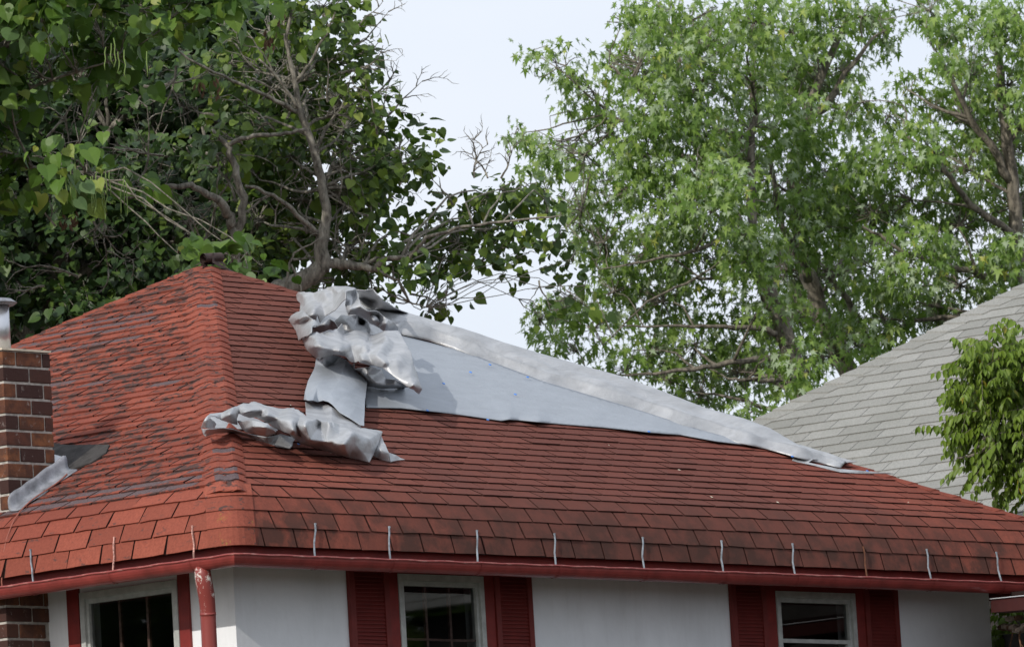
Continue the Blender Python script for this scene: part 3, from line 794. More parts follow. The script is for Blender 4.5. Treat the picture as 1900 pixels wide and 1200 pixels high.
# flue
fl = onplane(8, 640, (0, CY+.16, 0), YN); fcx = at(-7, 600, (Vector((CX0, CY+.2, 1))-CAM).dot(_F)+.15)
fx, fy = fcx.x, fcx.y; fz = fcx.z
ztopf = at(-4, 566, (fcx-CAM).dot(_F)).z
mb = MB(); mb.tube([(fx, fy, CZT+.01), (fx, fy, ztopf)], .092, 32); flo = mb.obj('flue_pipe', M['steel'], chim, smooth=True)
mb = MB(); mb.tube([(fx, fy, ztopf-.005), (fx, fy, ztopf+.012), (fx, fy, ztopf+.04), (fx, fy, ztopf+.045)], [.125, .15, .11, .02], 28); mb.obj('flue_cap', M['lead'], flo)
# flashing over the foot of the chimney, following the slope
mb = MB()
def roofz(u):
    lo = 0., TMAX
    a_, b_ = lo
    for _ in range(40):
        m_ = (a_+b_)/2
        if prof(m_)[0] < u: a_ = m_
        else: b_ = m_
    return prof(a_)[1]
n = 10; rows_ = []
for (dy, hz, jit_) in ((-.016, .115, .012), (-.018, .06, .004), (-.022, .02, .0), (-.06, .018, .0), (-.105, .016, .008)):
    rows_.append([Vector((CX0-.04+.58*i/(n-1), CY+dy*1.3+random.uniform(-1, 1)*jit_*.4, roofz(CX0-.04+.58*i/(n-1))+hz*1.15+random.uniform(-1, 1)*jit_)) for i in range(n)])
vs = [p for r in rows_ for p in r]; fs = [(j*n+i, j*n+i+1, (j+1)*n+i+1, (j+1)*n+i) for j in range(4) for i in range(n-1)]
mb.add(vs, [tuple(reversed(f)) for f in fs]); fo = mb.obj('flashing', M['lead'], chim, smooth=True)
def sheet_mod(o, thick=.004, sub=2):
    if sub:
        m = o.modifiers.new('s', 'SUBSURF'); m.levels = sub; m.render_levels = sub; m.subdivision_type = 'SIMPLE' if False else 'CATMULL_CLARK'
    m = o.modifiers.new('t', 'SOLIDIFY'); m.thickness = thick; m.offset = 0
sheet_mod(fo, .005, 1)
mb = MB(); P = [onL(x, y, h) for x, y, h in ((96, 842, .08), (108, 845, .06), (124, 850, .03), (113, 853, .025), (118, 859, .02), (106, 867, .02), (98, 858, .05))]
mb.add(P, [tuple(range(len(P)))]); sc = mb.obj('torn_flashing_scrap', M['white'], fo); sheet_mod(sc, .004, 0)
mb = MB(); P = [onL(x, y, .022) for x, y in ((94, 822), (130, 825), (203, 824), (196, 840), (168, 858), (120, 874), (103, 868), (95, 850))]
mb.add(P+[p-NL*.012 for p in P], [tuple(range(8))]+[(i, 8+i, 8+(i+1) % 8, (i+1) % 8) for i in range(8)]); mb.obj('felt_patch', M['felt'], roof_o)
mb = MB(); cp = [Vector((CX1-.075*k, CY-.11-.02*math.sin(k)-.008*k, roofz(CX1-.075*k)+.03)) for k in range(9)]
cp += [Vector((u_, CY-.2-.01*k, roofz(u_)+.02)) for k, u_ in enumerate((.21, .15, .11, .085))]+[Vector((.055, CY-.24, .04)), Vector((.05, CY-.25, -.01))]
mb.tube(cp, .005, 6); cab = mb.obj('cable', M['wire']); tag(cab, 'thin red cable running down the roof from the chimney flashing', 'cable')

# ================================================================== tarpaulins
def crumple(P, amp, sc, seed=0.):
    v = Vector((P.x*sc+seed, P.y*sc, P.z*sc))
    return amp*(.35-abs(noise.noise(v))*2.0+(.3-abs(noise.noise(v*1.9+Vector((5, 3, 1))))*1.5)*.22)
def tps(ctrl):
    P = np.array(ctrl, float); n = len(P); sc_ = 40.
    X = P[:, :2]/sc_; d2 = ((X[:, None]-X[None])**2).sum(2)
    K = np.where(d2 > 0, d2*np.log(d2+1e-12)*.5, 0)+np.eye(n)*.02
    A = np.zeros((n+3, n+3)); A[:n, :n] = K; A[:n, n] = 1; A[:n, n+1:] = X; A[n, :n] = 1; A[n+1:, :n] = X.T
    w_ = np.linalg.solve(A, np.concatenate([P[:, 2], [0, 0, 0]]))
    def f(Q):
        Q = Q/sc_; d = ((Q[:, None]-X[None])**2).sum(2)
        return (np.where(d > 0, d*np.log(d+1e-12)*.5, 0)@w_[:n])+w_[n]+Q@w_[n+1:]
    return f
def patch(mb, outline, interior=(), origin=(0, 0), scale=1., face='R', amp=.012, sc=5., seed=0., lvl=3, hoff=0., smooth=0, free=None):
    pts = [(origin[0]+x/scale, origin[1]+y/scale, h) for x, y, h in list(outline)+list(interior)]
    n = len(outline); P = np.array(pts)
    # even out the outline so the subdivision stays regular
    co = [Vector((x, y)) for x, y, h in pts]
    span = max(P[:, 0].max()-P[:, 0].min(), 1.)
    vv, ee, ff, vo, eo, fo_ = delaunay_2d_cdt(co, [], [list(range(n))], 1, 1e-4)
    bm = bmesh.new(); bv = [bm.verts.new((v.x, v.y, pts[vo[i][0]][2] if vo[i] else .1)) for i, v in enumerate(vv)]
    for f in ff:
        try: bm.faces.new([bv[i] for i in f])
        except ValueError: pass
    for it in range(9):
        lim = max(1.6, span/110.)
        es = [e for e in bm.edges if e.calc_length() > lim]
        if not es: break
        bmesh.ops.subdivide_edges(bm, edges=es, cuts=1)
        bmesh.ops.triangulate(bm, faces=[f for f in bm.faces if len(f.verts) > 3])
        bmesh.ops.beautify_fill(bm, faces=bm.faces[:], edges=[e for e in bm.edges if not e.is_boundary])
    bm.verts.index_update(); XY = np.array([(v.co.x, v.co.y) for v in bm.verts])
    HL_ = np.array([v.co.z for v in bm.verts]); H = np.clip(tps(pts)(XY)*.55+HL_*.45, .012, .6)
    nn = NR if face == 'R' else NL; on = onR if face == 'R' else onL
    ang = seed*1.7+.4; fd0 = Vector((math.cos(ang), math.sin(ang)*.9, 0)); fe = nn.cross(fd0).normalized(); fd = fe.cross(nn)
    base = len(mb.v); out_ = []
    for (x, y), h in zip(XY, H):
        p = on(x, y, h+hoff); a_ = p.dot(fd); b_ = p.dot(fe)
        w1 = noise.noise(Vector((a_*1.7, b_*1.7, seed)))*.5
        q = Vector((a_*.42+w1*.4, b_+w1, 0)); q2 = Vector((a_*1.3+w1, b_*.6-w1*.5, seed))
        k_ = min(1., h/.12)
        h1 = crumple(q, amp*.75, sc*.55, seed)+crumple(q2, amp*.30, sc*1.1, seed+4)+amp*.04*noise.noise(Vector((a_*22, b_*22, seed)))
        lat = noise.noise(Vector((a_*4, b_*4, seed+7)))*amp*.5
        out_.append(p+nn*h1*(.35+.65*k_)+fe*lat)
    for v, c in zip(bm.verts, out_): v.co = c
    for _ in range(3): bmesh.ops.smooth_vert(bm, verts=[v for v in bm.verts if not v.is_boundary], factor=.5, use_axis_x=True, use_axis_y=True, use_axis_z=True)
    mb.v += [tuple(v.co) for v in bm.verts]
    for f in bm.faces:
        mb.f.append(tuple(base+v.index for v in f.verts)); mb.m.append(0)
    bm.free()
def finish_cloth(o, th=.004):
    m = o.modifiers.new('t', 'SOLIDIFY'); m.thickness = th; m.offset = 0
    for p in o.data.polygons: p.use_smooth = True

# flat blue-grey tarp
flat = MB()
patch(flat, [(665, 700, .03), (742, 622, .03), (860, 652, .03), (1010, 708, .03), (1150, 750, .03), (1300, 797, .03), (1420, 828, .03), (1395, 826, .025), (1330, 818, .03), (1262, 806, .02), (1210, 802, .035), (1120, 793, .02), (1020, 785, .02), (1000, 783, .045), (960, 779, .02), (945, 778, .04), (930, 780, .025), (830, 766, .02), (800, 763, .035), (745, 757, .025), (680, 756, .02)],
      [(800, 700, .03), (900, 720, .03), (1000, 750, .03), (1100, 770, .03), (1200, 785, .03), (760, 740, .03), (850, 690, .032)], amp=.006, sc=2.2, lvl=4)
flat_o = flat.obj('flat_tarp', M['tarpflat']); finish_cloth(flat_o)
tag(flat_o, 'flat blue-grey tarpaulin lying smooth on the red roof below the silver sheet', 'tarpaulin')
# silver sheet draped along the far hip
sil = [(640, 562, 655, 640), (700, 566, 700, 640), (760, 582, 742, 622), (800, 594, 800, 636), (860, 612, 860, 655), (930, 634, 925, 679), (1000, 655, 1010, 710), (1080, 678, 1080, 731), (1150, 697, 1150, 753), (1230, 726, 1230, 777), (1310, 757, 1300, 800), (1380, 776, 1370, 822), (1430, 795, 1420, 834), (1478, 824, 1480, 851), (1530, 838, 1530, 862), (1575, 851, 1560, 868)]
mb = MB(); nrow = 22; stations = []
HIPN = Vector((1, 1, 0)).normalized()
def lerp(a, b, k): return a+(b-a)*k
fine = []
for i in range(len(sil)-1):
    for j in range(10):
        k = j/10; fine.append([lerp(sil[i][c], sil[i+1][c], k) for c in range(4)])
fine.append(list(sil[-1]))
for ii, (tx, ty, bx, by) in enumerate(fine):
    T = onplane(tx, ty+(max(0, tx-1500)*.09), (W, 0, 0), HIPN)          # crest, in the vertical plane of the far hip
    hipz = T.z
    B = onR(bx, by, .02+.008*math.sin(ii*.35))
    row = []
    fr_ = ii/len(fine)
    for j in range(nrow+1):
        k = j/nrow
        P = B.lerp(T, k)
        tp_ = min(1., (1-fr_)*7)**.7; bulge = .05*tp_*math.sin(math.pi*min(1, k*1.0))*(.8+.4*math.sin(ii*.05))
        fold = .012*math.sin(k*7+ii*.06)*(1-k)
        hem = .022*math.exp(-((k-.22)/.05)**2)-.008*math.exp(-((k-.36)/.06)**2)
        P = P+NR*(bulge+(fold*.7+hem)*tp_)
        dg = Vector(((P.x-P.y)*.7, (P.x+P.y)*3.2, P.z*2)); P += NR*(.042*noise.noise(dg)+.016*noise.noise(dg*2.7)+.005*noise.noise(dg*7))*math.sin(math.pi*min(1, k*1.05))**.6
        row.append(P)
    # over the hip and down the hidden side
    NF = Vector((-NR.y, 0, NR.z))
    for k in (.06, .2, .42, .7):
        sl = (APEX-.492)/(W/2-.31)
        Q = T+Vector((k, .0, -k*sl*.98)); row.append(Q+Vector((0, 0, .0)))
    stations.append(row)
nr = len(stations[0])
mb.add([p for r in stations for p in r], [((i+1)*nr+j, i*nr+j, i*nr+j+1, (i+1)*nr+j+1) for i in range(len(stations)-1) for j in range(nr-1)])
sil_o = mb.obj('silver_tarp', M['silver'], smooth=True)
tag(sil_o, 'shiny silver tarpaulin draped along the right roof ridge, ending in a crumpled heap', 'tarpaulin')
m = sil_o.modifiers.new('t', 'SOLIDIFY'); m.thickness = .004; m.offset = 0
# loose tail of the sheet
tail = MB()
patch(tail, [(1474, 838, .02), (1480, 824, .06), (1500, 832, .05), (1560, 849, .06), (1590, 856, .06), (1560, 859, .03), (1530, 853, .03), (1508, 852, .04), (1500, 858, .02), (1560, 870, .02), (1600, 873, .03), (1650, 877, .05), (1660, 879, .04), (1600, 878, .01), (1560, 876, .01), (1520, 866, .01), (1470, 854, .01)], [], amp=.006, sc=7, lvl=3)
to = tail.obj('torn_tail', M['silver'], sil_o); finish_cloth(to)
# crumpled heap near the apex (coordinates in an enlarged crop of the photograph)
A_, SA = (530, 520), 5.453
heap = MB()
def PA(outline, interior=(), **k): patch(heap, outline, interior, origin=A_, scale=SA, **k)
# dark hollow behind everything
PA([(140, 300, .02), (330, 150, .05), (600, 110, .08), (900, 160, .08), (1140, 420, .06), (1160, 560, .04), (900, 640, .03), (400, 640, .02), (180, 560, .02)], [(500, 380, .03), (700, 300, .05)], amp=.02, seed=1)
PA([(105, 150, .05), (130, 125, .12), (300, 115, .22), (390, 85, .27), (470, 65, .33), (620, 60, .36), (715, 88, .33), (660, 105, .42), (612, 120, .46), (608, 190, .42), (560, 240, .36), (500, 300, .30), (400, 360, .2), (345, 425, .17), (315, 340, .24), (300, 440, .14), (230, 350, .22), (150, 300, .1), (150, 240, .08), (120, 200, .06)],
   [(300, 200, .19), (290, 290, .27), (490, 130, .30), (480, 230, .28), (520, 110, .35), (190, 170, .17), (360, 250, .22), (200, 260, .15), (400, 150, .28), (560, 120, .36)], amp=.016, sc=6, seed=2)
PA([(30, 400, .05), (60, 350, .12), (110, 320, .17), (160, 300, .22), (230, 360, .30), (300, 400, .28), (340, 455, .26), (270, 470, .34), (265, 520, .32), (230, 560, .28), (180, 575, .2), (130, 615, .05), (118, 560, .06), (100, 500, .07), (60, 440, .05)],
   [(150, 480, .16), (120, 400, .21), (200, 420, .2), (90, 380, .16), (220, 490, .28), (170, 380, .27), (150, 440, .15)], amp=.016, sc=8, seed=5)
PA([(610, 110, .40), (650, 85, .38), (720, 95, .34), (735, 180, .40), (770, 240, .43), (840, 290, .42), (950, 330, .38), (1050, 395, .34), (1140, 470, .28), (1140, 530, .2), (1000, 520, .22), (940, 468, .25), (880, 440, .24), (830, 405, .24), (720, 345, .28), (640, 345, .30), (600, 250, .34)],
   [(680, 170, .30), (660, 270, .40), (760, 300, .36), (860, 350, .33), (900, 390, .38), (960, 420, .30), (1020, 430, .37), (1050, 480, .28), (930, 360, .31), (640, 200, .36)], amp=.018, sc=8, seed=8)
PA([(715, 90, .30), (800, 100, .32), (880, 90, .34), (940, 150, .33), (985, 200, .3), (1100, 260, .22), (1200, 310, .15), (1345, 378, .06), (1260, 360, .05), (1130, 320, .08), (1000, 310, .1), (900, 295, .12), (830, 285, .12), (760, 245, .13), (730, 180, .14)],
   [(800, 180, .15), (860, 220, .13), (920, 200, .18), (850, 150, .24), (1000, 250, .2)], amp=.012, sc=6, seed=11)
PA([(570, 350, .10), (650, 365, .12), (720, 345, .2), (830, 410, .16), (940, 468, .16), (1000, 520, .14), (930, 545, .15), (840, 545, .15), (700, 530, .15), (560, 500, .14), (500, 420, .12)],
   [(640, 430, .2), (700, 470, .13), (780, 420, .06), (850, 470, .2), (600, 400, .2)], amp=.02, sc=8, seed=13)
PA([(230, 545, .20), (270, 470, .25), (330, 465, .30), (440, 388, .36), (500, 420, .33), (530, 470, .3), (560, 490, .25), (530, 498, .16), (440, 500, .18), (320, 538, .16)],
   [(400, 440, .36), (460, 450, .27), (330, 500, .2)], amp=.012, sc=8, seed=14)
PA([(170, 600, .06), (230, 548, .26), (400, 530, .28), (520, 500, .30), (570, 440, .34), (600, 545, .24), (700, 520, .26), (830, 540, .24), (860, 575, .22), (1000, 520, .3), (1140, 520, .3), (1170, 545, .30), (1225, 635, .34), (1290, 800, .33), (1330, 1000, .27), (1365, 1100, .22), (1335, 1150, .15), (1240, 1080, .25), (1120, 990, .28), (980, 890, .30), (900, 862, .28), (740, 832, .26), (560, 762, .24), (480, 742, .22), (380, 775, .15), (320, 800, .04), (210, 700, .04)],
   [(300, 620, 0.328), (420, 680, 0.334), (570, 640, 0.322), (540, 720, 0.328), (700, 640, 0.334), (720, 730, 0.298), (800, 640, 0.370), (830, 740, 0.328), (880, 640, 0.316), (920, 760, 0.364), (990, 640, 0.370), (1050, 760, 0.328), (1100, 640, 0.328), (1120, 800, 0.370), (1180, 900, 0.328), (1200, 720, 0.346), (1250, 960, 0.316), (1000, 830, 0.358), (640, 700, 0.286), (780, 800, 0.310), (1300, 1060, 0.292), (1310, 1110, 0.238), (260, 680, 0.274)], amp=.026, sc=7, seed=17, lvl=4)
PA([(655, 850, .07), (690, 838, .16), (700, 890, .18), (790, 880, .22), (885, 880, .22), (960, 905, .12), (1010, 1000, .1), (1120, 1010, .15), (1245, 1075, .12), (1200, 1090, .02), (970, 1098, .03), (830, 1065, .03), (780, 1000, .05), (700, 940, .05)],
   [(820, 950, .2), (890, 960, .12), (900, 1030, .13), (970, 1060, .1), (1100, 1050, .13), (770, 920, .17)], amp=.014, sc=8, seed=21)
ho = heap.obj('crumpled_heap', M['silver'], sil_o); finish_cloth(ho, .005)
# hanging flap under the heap, folding into the crumpled strip below
C_, SCc = (360, 520), 3.333
flap = MB()
patch(flap, [(755, 480, .05), (800, 470, .14), (845, 462, .20), (900, 470, .16), (945, 495, .16), (1000, 560, .13), (1072, 625, .10), (1062, 700, .10), (1055, 800, .10), (1052, 898, .09), (1028, 893, .09), (960, 848, .11), (900, 815, .11), (860, 775, .11), (830, 752, .11), (800, 743, .11), (765, 752, .08), (735, 744, .12), (700, 742, .12), (680, 738, .05), (686, 690, .05), (705, 620, .05), (738, 560, .05), (752, 520, .05)],
      [(830, 540, .06), (860, 520, .08), (800, 600, .10), (900, 620, .14), (950, 700, .14), (850, 700, .14), (760, 660, .12), (1000, 780, .12), (1000, 660, .13)], origin=C_, scale=SCc, amp=.008, sc=3.5, seed=30, lvl=4)
flo_ = flap.obj('flap', M['tarpflat'], sil_o); finish_cloth(flo_)
str_ = MB()
def PC(o, i=(), **k): patch(str_, o, i, origin=C_, scale=SCc, **k)
B_ = (340, 620)
def PB(o, i=(), **k): patch(str_, o, i, origin=B_, scale=SA, **k)
PC([(688, 750, .04), (740, 750, .04), (800, 748, .07), (850, 785, .09), (960, 852, .07), (1035, 905, .05), (1000, 925, .12), (850, 900, .14), (700, 870, .15), (692, 820, .08)], [(800, 800, .06), (900, 860, .08), (780, 850, .10)], amp=.008, sc=6, seed=31)
PC([(620, 790, .16), (700, 840, .20), (760, 850, .22), (800, 872, .20), (900, 880, .18), (1000, 912, .14), (1168, 935, .10), (1155, 970, .09), (1110, 1075, .05), (1082, 1122, .03), (960, 1095, .03), (750, 1035, .04), (660, 1000, .05), (600, 960, .10), (560, 900, .16)],
   [(690, 880, .28), (720, 980, .18), (770, 900, .15), (830, 880, .26), (980, 940, .24), (990, 1000, .17), (930, 1010, .22), (900, 960, .20), (1080, 980, .16), (820, 990, .17), (1040, 1060, .10), (640, 900, .22), (745, 1010, .12)], amp=.015, sc=7, seed=33, lvl=4)
PC([(1105, 1080, .02), (1120, 1040, .05), (1158, 960, .08), (1175, 1000, .08), (1205, 1065, .08), (1212, 1122, .02), (1160, 1108, .02)], [(1150, 1040, .10)], amp=.008, sc=8, seed=35)
PC([(1203, 1065, .06), (1250, 1080, .05), (1280, 1100, .03), (1305, 1108, .03), (1260, 1112, .02), (1215, 1123, .02)], [], amp=.004, sc=8, seed=36)
PB([(180, 935, .05), (200, 890, .14), (240, 830, .18), (280, 785, .14), (400, 778, .15), (500, 740, .18), (600, 705, .17), (710, 684, .15), (850, 715, .13), (1000, 745, .12), (1120, 745, .16), (1215, 800, .16), (1240, 900, .18), (1250, 1050, .12), (1140, 1030, .15), (1080, 1010, .17), (950, 960, .12), (860, 890, .08), (740, 840, .08), (560, 800, .12), (540, 850, .12), (550, 905, .08), (480, 900, .08), (380, 850, .12), (330, 815, .16), (250, 840, .18), (340, 890, .12), (320, 940, .06), (240, 950, .10)],
   [(840, 830, .24), (850, 750, .20), (700, 760, .22), (620, 780, .2), (1060, 780, .20), (960, 860, .22), (1100, 880, .26), (1180, 960, .14), (1020, 930, .20), (480, 800, .20), (1120, 980, .22)], amp=.014, sc=8, seed=41, lvl=4)
PB([(545, 875, .10), (700, 870, .22), (850, 900, .24), (945, 985, .16), (900, 1010, .10), (840, 1030, .07), (640, 985, .06), (600, 960, .06)], [(840, 940, .24), (700, 930, .2), (830, 1010, .14)], amp=.006, sc=8, seed=43)
PB([(185, 950, .03), (240, 960, .12), (400, 945, .12), (500, 960, .10), (600, 990, .07), (720, 1020, .05), (850, 1040, .07), (980, 1010, .05), (1140, 1055, .03), (1110, 1090, .02), (1105, 1130, .02), (1080, 1155, .02), (960, 1135, .02), (860, 1105, .02), (780, 1080, .02), (650, 1030, .02), (500, 990, .03), (330, 1000, .03), (225, 1030, .03), (205, 1010, .03)], [(260, 990, .06), (900, 1080, .035), (1000, 1090, .03)], amp=.005, sc=8, seed=45)
PB([(230, 840, .02), (330, 800, .03), (560, 800, .05), (760, 860, .03), (960, 970, .02), (840, 1035, .02), (600, 960, .02), (320, 950, .02), (220, 940, .02)], [(500, 880, .03)], amp=.01, sc=8, seed=47)
so = str_.obj('crumpled_strip', M['silver']); finish_cloth(so, .005)
tag(so, 'crumpled silver tarpaulin strip lying low across the near roof hip', 'tarpaulin')
# blue plastic nail caps on the tarps
for k, (x, y) in enumerate(((873, 691), (823, 712), (956, 732), (905, 779), (793, 762), (909, 677), (979, 700), (1204, 801), (1470, 847), (1609, 874), (534+20, 824))):
    P = onR(x, y, .05 if k not in (9,) else .03); mb = MB(); mb.tube([P, P+NR*.006], .011, 8); o = mb.obj('nail_cap', M['blue'], flat_o if k < 8 else sil_o)
# leaf litter on the roof
mb = MB()
for i in range(46):
    px_, py_ = random.uniform(470, 1750), random.uniform(640, 960)
    P = onR(px_, py_, .016)
    if not (P.y > .35 and P.x > P.y+.1 and P.x < W-P.y-.1): continue
    a = random.uniform(0, 6.28); L = random.uniform(.006, .02); e1 = Vector((math.cos(a), math.sin(a)*.87, math.sin(a)*.48)); e2 = NR.cross(e1)
    mb.add([P-e1*L, P+e2*L*.35+NR*.004, P+e1*L, P-e2*L*.35], [(0, 1, 2, 3)])
lit = mb.obj('leaf_litter', M['concrete']); tag(lit, kind='stuff')

# ================================================================== neighbour's grey roof
nb = empty('neighbour_house', (20, 5, GZ)); tag(nb, 'neighbouring house with a grey shingled hip roof behind the red roof', 'house')
TG = .655; PT = onplane(1600, 800, at(1600, 800, 57.0), Vector((1, 0, 0)))
GN = Vector((-TG, 0, 1)).normalized(); UPG = Vector((1, 0, TG)).normalized()
def onG(px, py, h=0): return onplane(px, py, PT+GN*h, GN)
hipA = onG(1417, 778); hipB = onG(1900, 533)
# hip line in the plane: plan direction about (1,-1)
hd = (hipB-hipA)
XE = hipA.x-2.2   # eave, hidden
def hipY(x): return hipA.y+(x-hipA.x)*hd.y/hd.x
groof = MB(); XR = hipB.x+1.8
YN0 = hipY(XR)-9
groof.add([(XE, YN0, PT.z+(XE-PT.x)*TG), (XE, hipY(XE), PT.z+(XE-PT.x)*TG), (XR, hipY(XR), PT.z+(XR-PT.x)*TG), (XR, YN0, PT.z+(XR-PT.x)*TG)], [(0, 1, 2, 3), (3, 2, 1, 0)])
zE = PT.z+(XE-PT.x)*TG; zR = PT.z+(XR-PT.x)*TG
groof.add([(XE, hipY(XE), zE-.02), (XR, hipY(XR), zR-.02), (XR+4, hipY(XR), zR-.02), (XR+4, hipY(XE), zE-.02)], [(3, 2, 1, 0)])
groof.add([(XR, YN0, zR-.01), (XR, hipY(XR), zR-.01), (XR+6, hipY(XR), zR-3.5), (XR+6, YN0, zR-3.5)], [(0, 1, 2, 3)])
gr = groof.obj('roof', M['deck'], nb)
ge, gw = .150, .375
me_var = []
def gtab(w, rng):
    mb = MB(); lean = .0
    pts = [(0, 0, .012), (w*.5, rng.normal(0, .002), .013), (w, 0, .012), (0, ge+.03, .001), (w*.5, ge+.03, .001), (w, ge+.03, .001), (0, .001, -.003), (w*.5, .001, -.003), (w, .001, -.003), (0, ge+.03, -.003), (w, ge+.03, -.003)]
    return pts, [(0, 1, 4, 3), (1, 2, 5, 4), (6, 7, 1, 0), (7, 8, 2, 1), (6, 0, 3, 9), (2, 8, 10, 5)]
for i in range(6):
    p, f = gtab(gw-.008, np.random.default_rng(i)); mb = MB(); mb.add(p, f); me_var.append(mb.mesh('shingle', [M['grey']], attrs={'rnd': [i/6]*len(p)}))
XG = Vector((0, -1, 0))
gl = []
nrow_g = int((XR-XE)/math.cos(math.atan(TG))/ge)
for k in range(nrow_g):
    base = Vector((XE, 0, zE))+UPG*(k*ge); xa = base.x
    s = -30+(k % 2)*gw/2+RNG.normal(0, .012)+((k//2) % 3)*gw/3*.5
    while s < 30:
        y0 = -s; y1 = y0-gw
        if y0 < hipY(xa)-.02 and y1 > YN0:
            P = Vector((xa, y0, base.z)); q = proj(P+Vector((0, -gw/2, 0))); clipped = y0 > hipY(xa+ge)-.02
            inf = -30 < q[0]-0 < 1930 and 500 < q[1] < 1200 and q[1] < 790+.32*(q[0]-1450)+30
            gl.append((q[2], P, clipped, inf))
        elif y0 >= hipY(xa)-.02 and y1 < hipY(xa)-.05: gl.append((q[2] if False else 99, Vector((xa, hipY(xa)-.02, base.z)), ('c', hipY(xa)-.02-y1), True))
        s += gw
good = sorted([t for t in gl if t[2] is False and t[3]], key=lambda t: t[0])[:290]; gset = set(id(t) for t in good)
rest = MB(); ra = []
for t in gl:
    _, P, cl, inf = t
    mw = Matrix(((XG.x, UPG.x, GN.x, P.x), (XG.y, UPG.y, GN.y, P.y), (XG.z, UPG.z, GN.z, P.z), (0, 0, 0, 1)))
    if id(t) in gset:
        o = link('shingle', random.choice(me_var), gr); o.matrix_basis = mw @ Matrix.Rotation(random.gauss(0, .003), 4, 'Z')
    else:
        wv = gw-.008 if not isinstance(cl, tuple) else cl[1]
        p, f = gtab(wv, RNG); vs = [mw @ Vector(v) for v in p]
        for v in vs:
            hy = hipY(v.x)-.01
            if v.y > hy: v.y = hy
        rest.add(vs, f); ra += [RNG.random()]*len(p)
rest.obj('shingle', M['grey'], gr, attrs={'rnd': ra})['kind'] = 'stuff'
# hip caps of the grey roof
L = math.hypot(1, hd.y/hd.x)
x = XE; hdir = Vector((1, hd.y/hd.x, TG)).normalized(); stp = .16
Pc = Vector((XE, hipY(XE), zE))
while Pc.x < XR:
    mb = MB(); vs = []
    for j, a in enumerate((0, .5, 1.2)):
        C = Pc+hdir*stp*a; hh = .034-.014*a+RNG.normal(0, .001)
        vs += [C+Vector((.016, -.235, 0))+GN*(.026-.012*a)+Vector((0, 0, .0)), C+Vector((.0, -.07, 0))+Vector((0, 0, hh+.004)), C+Vector((0, 0, hh+.012)), C+Vector((.07, .0, hh-.03)), C+Vector((.17, .02, -.03))]
    for i in range(5): vs.append(vs[i]-Vector((0, 0, .02)))
    fs = [(j*5+i, j*5+i+1, (j+1)*5+i+1, (j+1)*5+i) for j in range(2) for i in range(4)]+[(15+i, 15+i+1, i+1, i) for i in range(4)]
    vs += [vs[0]-GN*.02, vs[5]-GN*.02, vs[10]-GN*.02]; fs += [(0, 5, 21, 20), (5, 10, 22, 21)]
    mb.add(vs, fs); mb.obj('hip_cap_shingle', M['grey'], gr, attrs={'rnd': [RNG.random()]*len(vs)})
    Pc = Pc+hdir*stp
mb = MB(); mb.box((XE+.4, YN0+.4, GZ), (XE+12, hipY(XE)-.4, zE-.02)); mb.obj('wall', M['sidinggrey'], nb)

# lower right corner beyond the wall: beam, stones, roots
pb0 = at(1825, 1113, 51.6); bdir = (at(1915, 1104, 49.0)-pb0)
fr2 = lambda a, b, c: pb0+bdir*a+Vector((.7, 0, 0))*b+Vector((0, 0, 1))*c
lean = empty('lean_to', tuple(fr2(.5, 0, -1))); tag(lean, 'dark red lean-to beam under the far right eave', 'lean-to')
def kid(mb, n, m, sm=False): return mb.obj(n, m, lean, smooth=sm)
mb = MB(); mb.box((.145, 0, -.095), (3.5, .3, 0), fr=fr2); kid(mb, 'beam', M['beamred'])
mb = MB(); mb.box((.145, -.02, .002), (3.5, .02, .008), fr=fr2); kid(mb, 'drip_edge', M['white'])
mb = MB(); mb.box((.145, .35, .02), (3.5, 2.5, .06), fr=fr2); kid(mb, 'roof', M['deck'])
gw_ = empty('garden_wall', tuple(fr2(.4, .5, -1.5))); tag(gw_, 'dark garden wall topped with pale rubble stones behind the house corner', 'wall')
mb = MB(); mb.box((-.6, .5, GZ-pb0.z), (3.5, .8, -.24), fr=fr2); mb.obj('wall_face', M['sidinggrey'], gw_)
for i in range(26):
    c = fr2(-.15+i*.052+random.uniform(-.01, .01), .45+random.uniform(-.03, .03), -.19+random.uniform(-.05, .06)); bm = bmesh.new()
    bmesh.ops.create_icosphere(bm, subdivisions=1, radius=1)
    for v in bm.verts: v.co = Vector((v.co.x*random.uniform(.03, .05), v.co.y*.05, v.co.z*random.uniform(.02, .04)))*random.uniform(.8, 1.2)
    me = bpy.data.meshes.new('stone'); bm.to_mesh(me); bm.free(); me.materials.append(M['rubble'] if i % 3 else M['deadvine']); o = link('stone', me, gw_); o.matrix_basis = Matrix.Translation(c)
mb = MB()
for i in range(16):
    p = Vector(fr2(random.uniform(0, .9), .42, -.2)); pts = [p]
    for j in range(7): p = p+Vector((random.gauss(0, .02), random.gauss(0, .02), -.07)); pts.append(p)
    mb.tube(pts, [.008*(1-j/9) for j in range(8)], 4)
vo = mb.obj('dead_vine', M['deadvine']); tag(vo, 'dry brown vine stems hanging down the dark garden wall', 'vine')

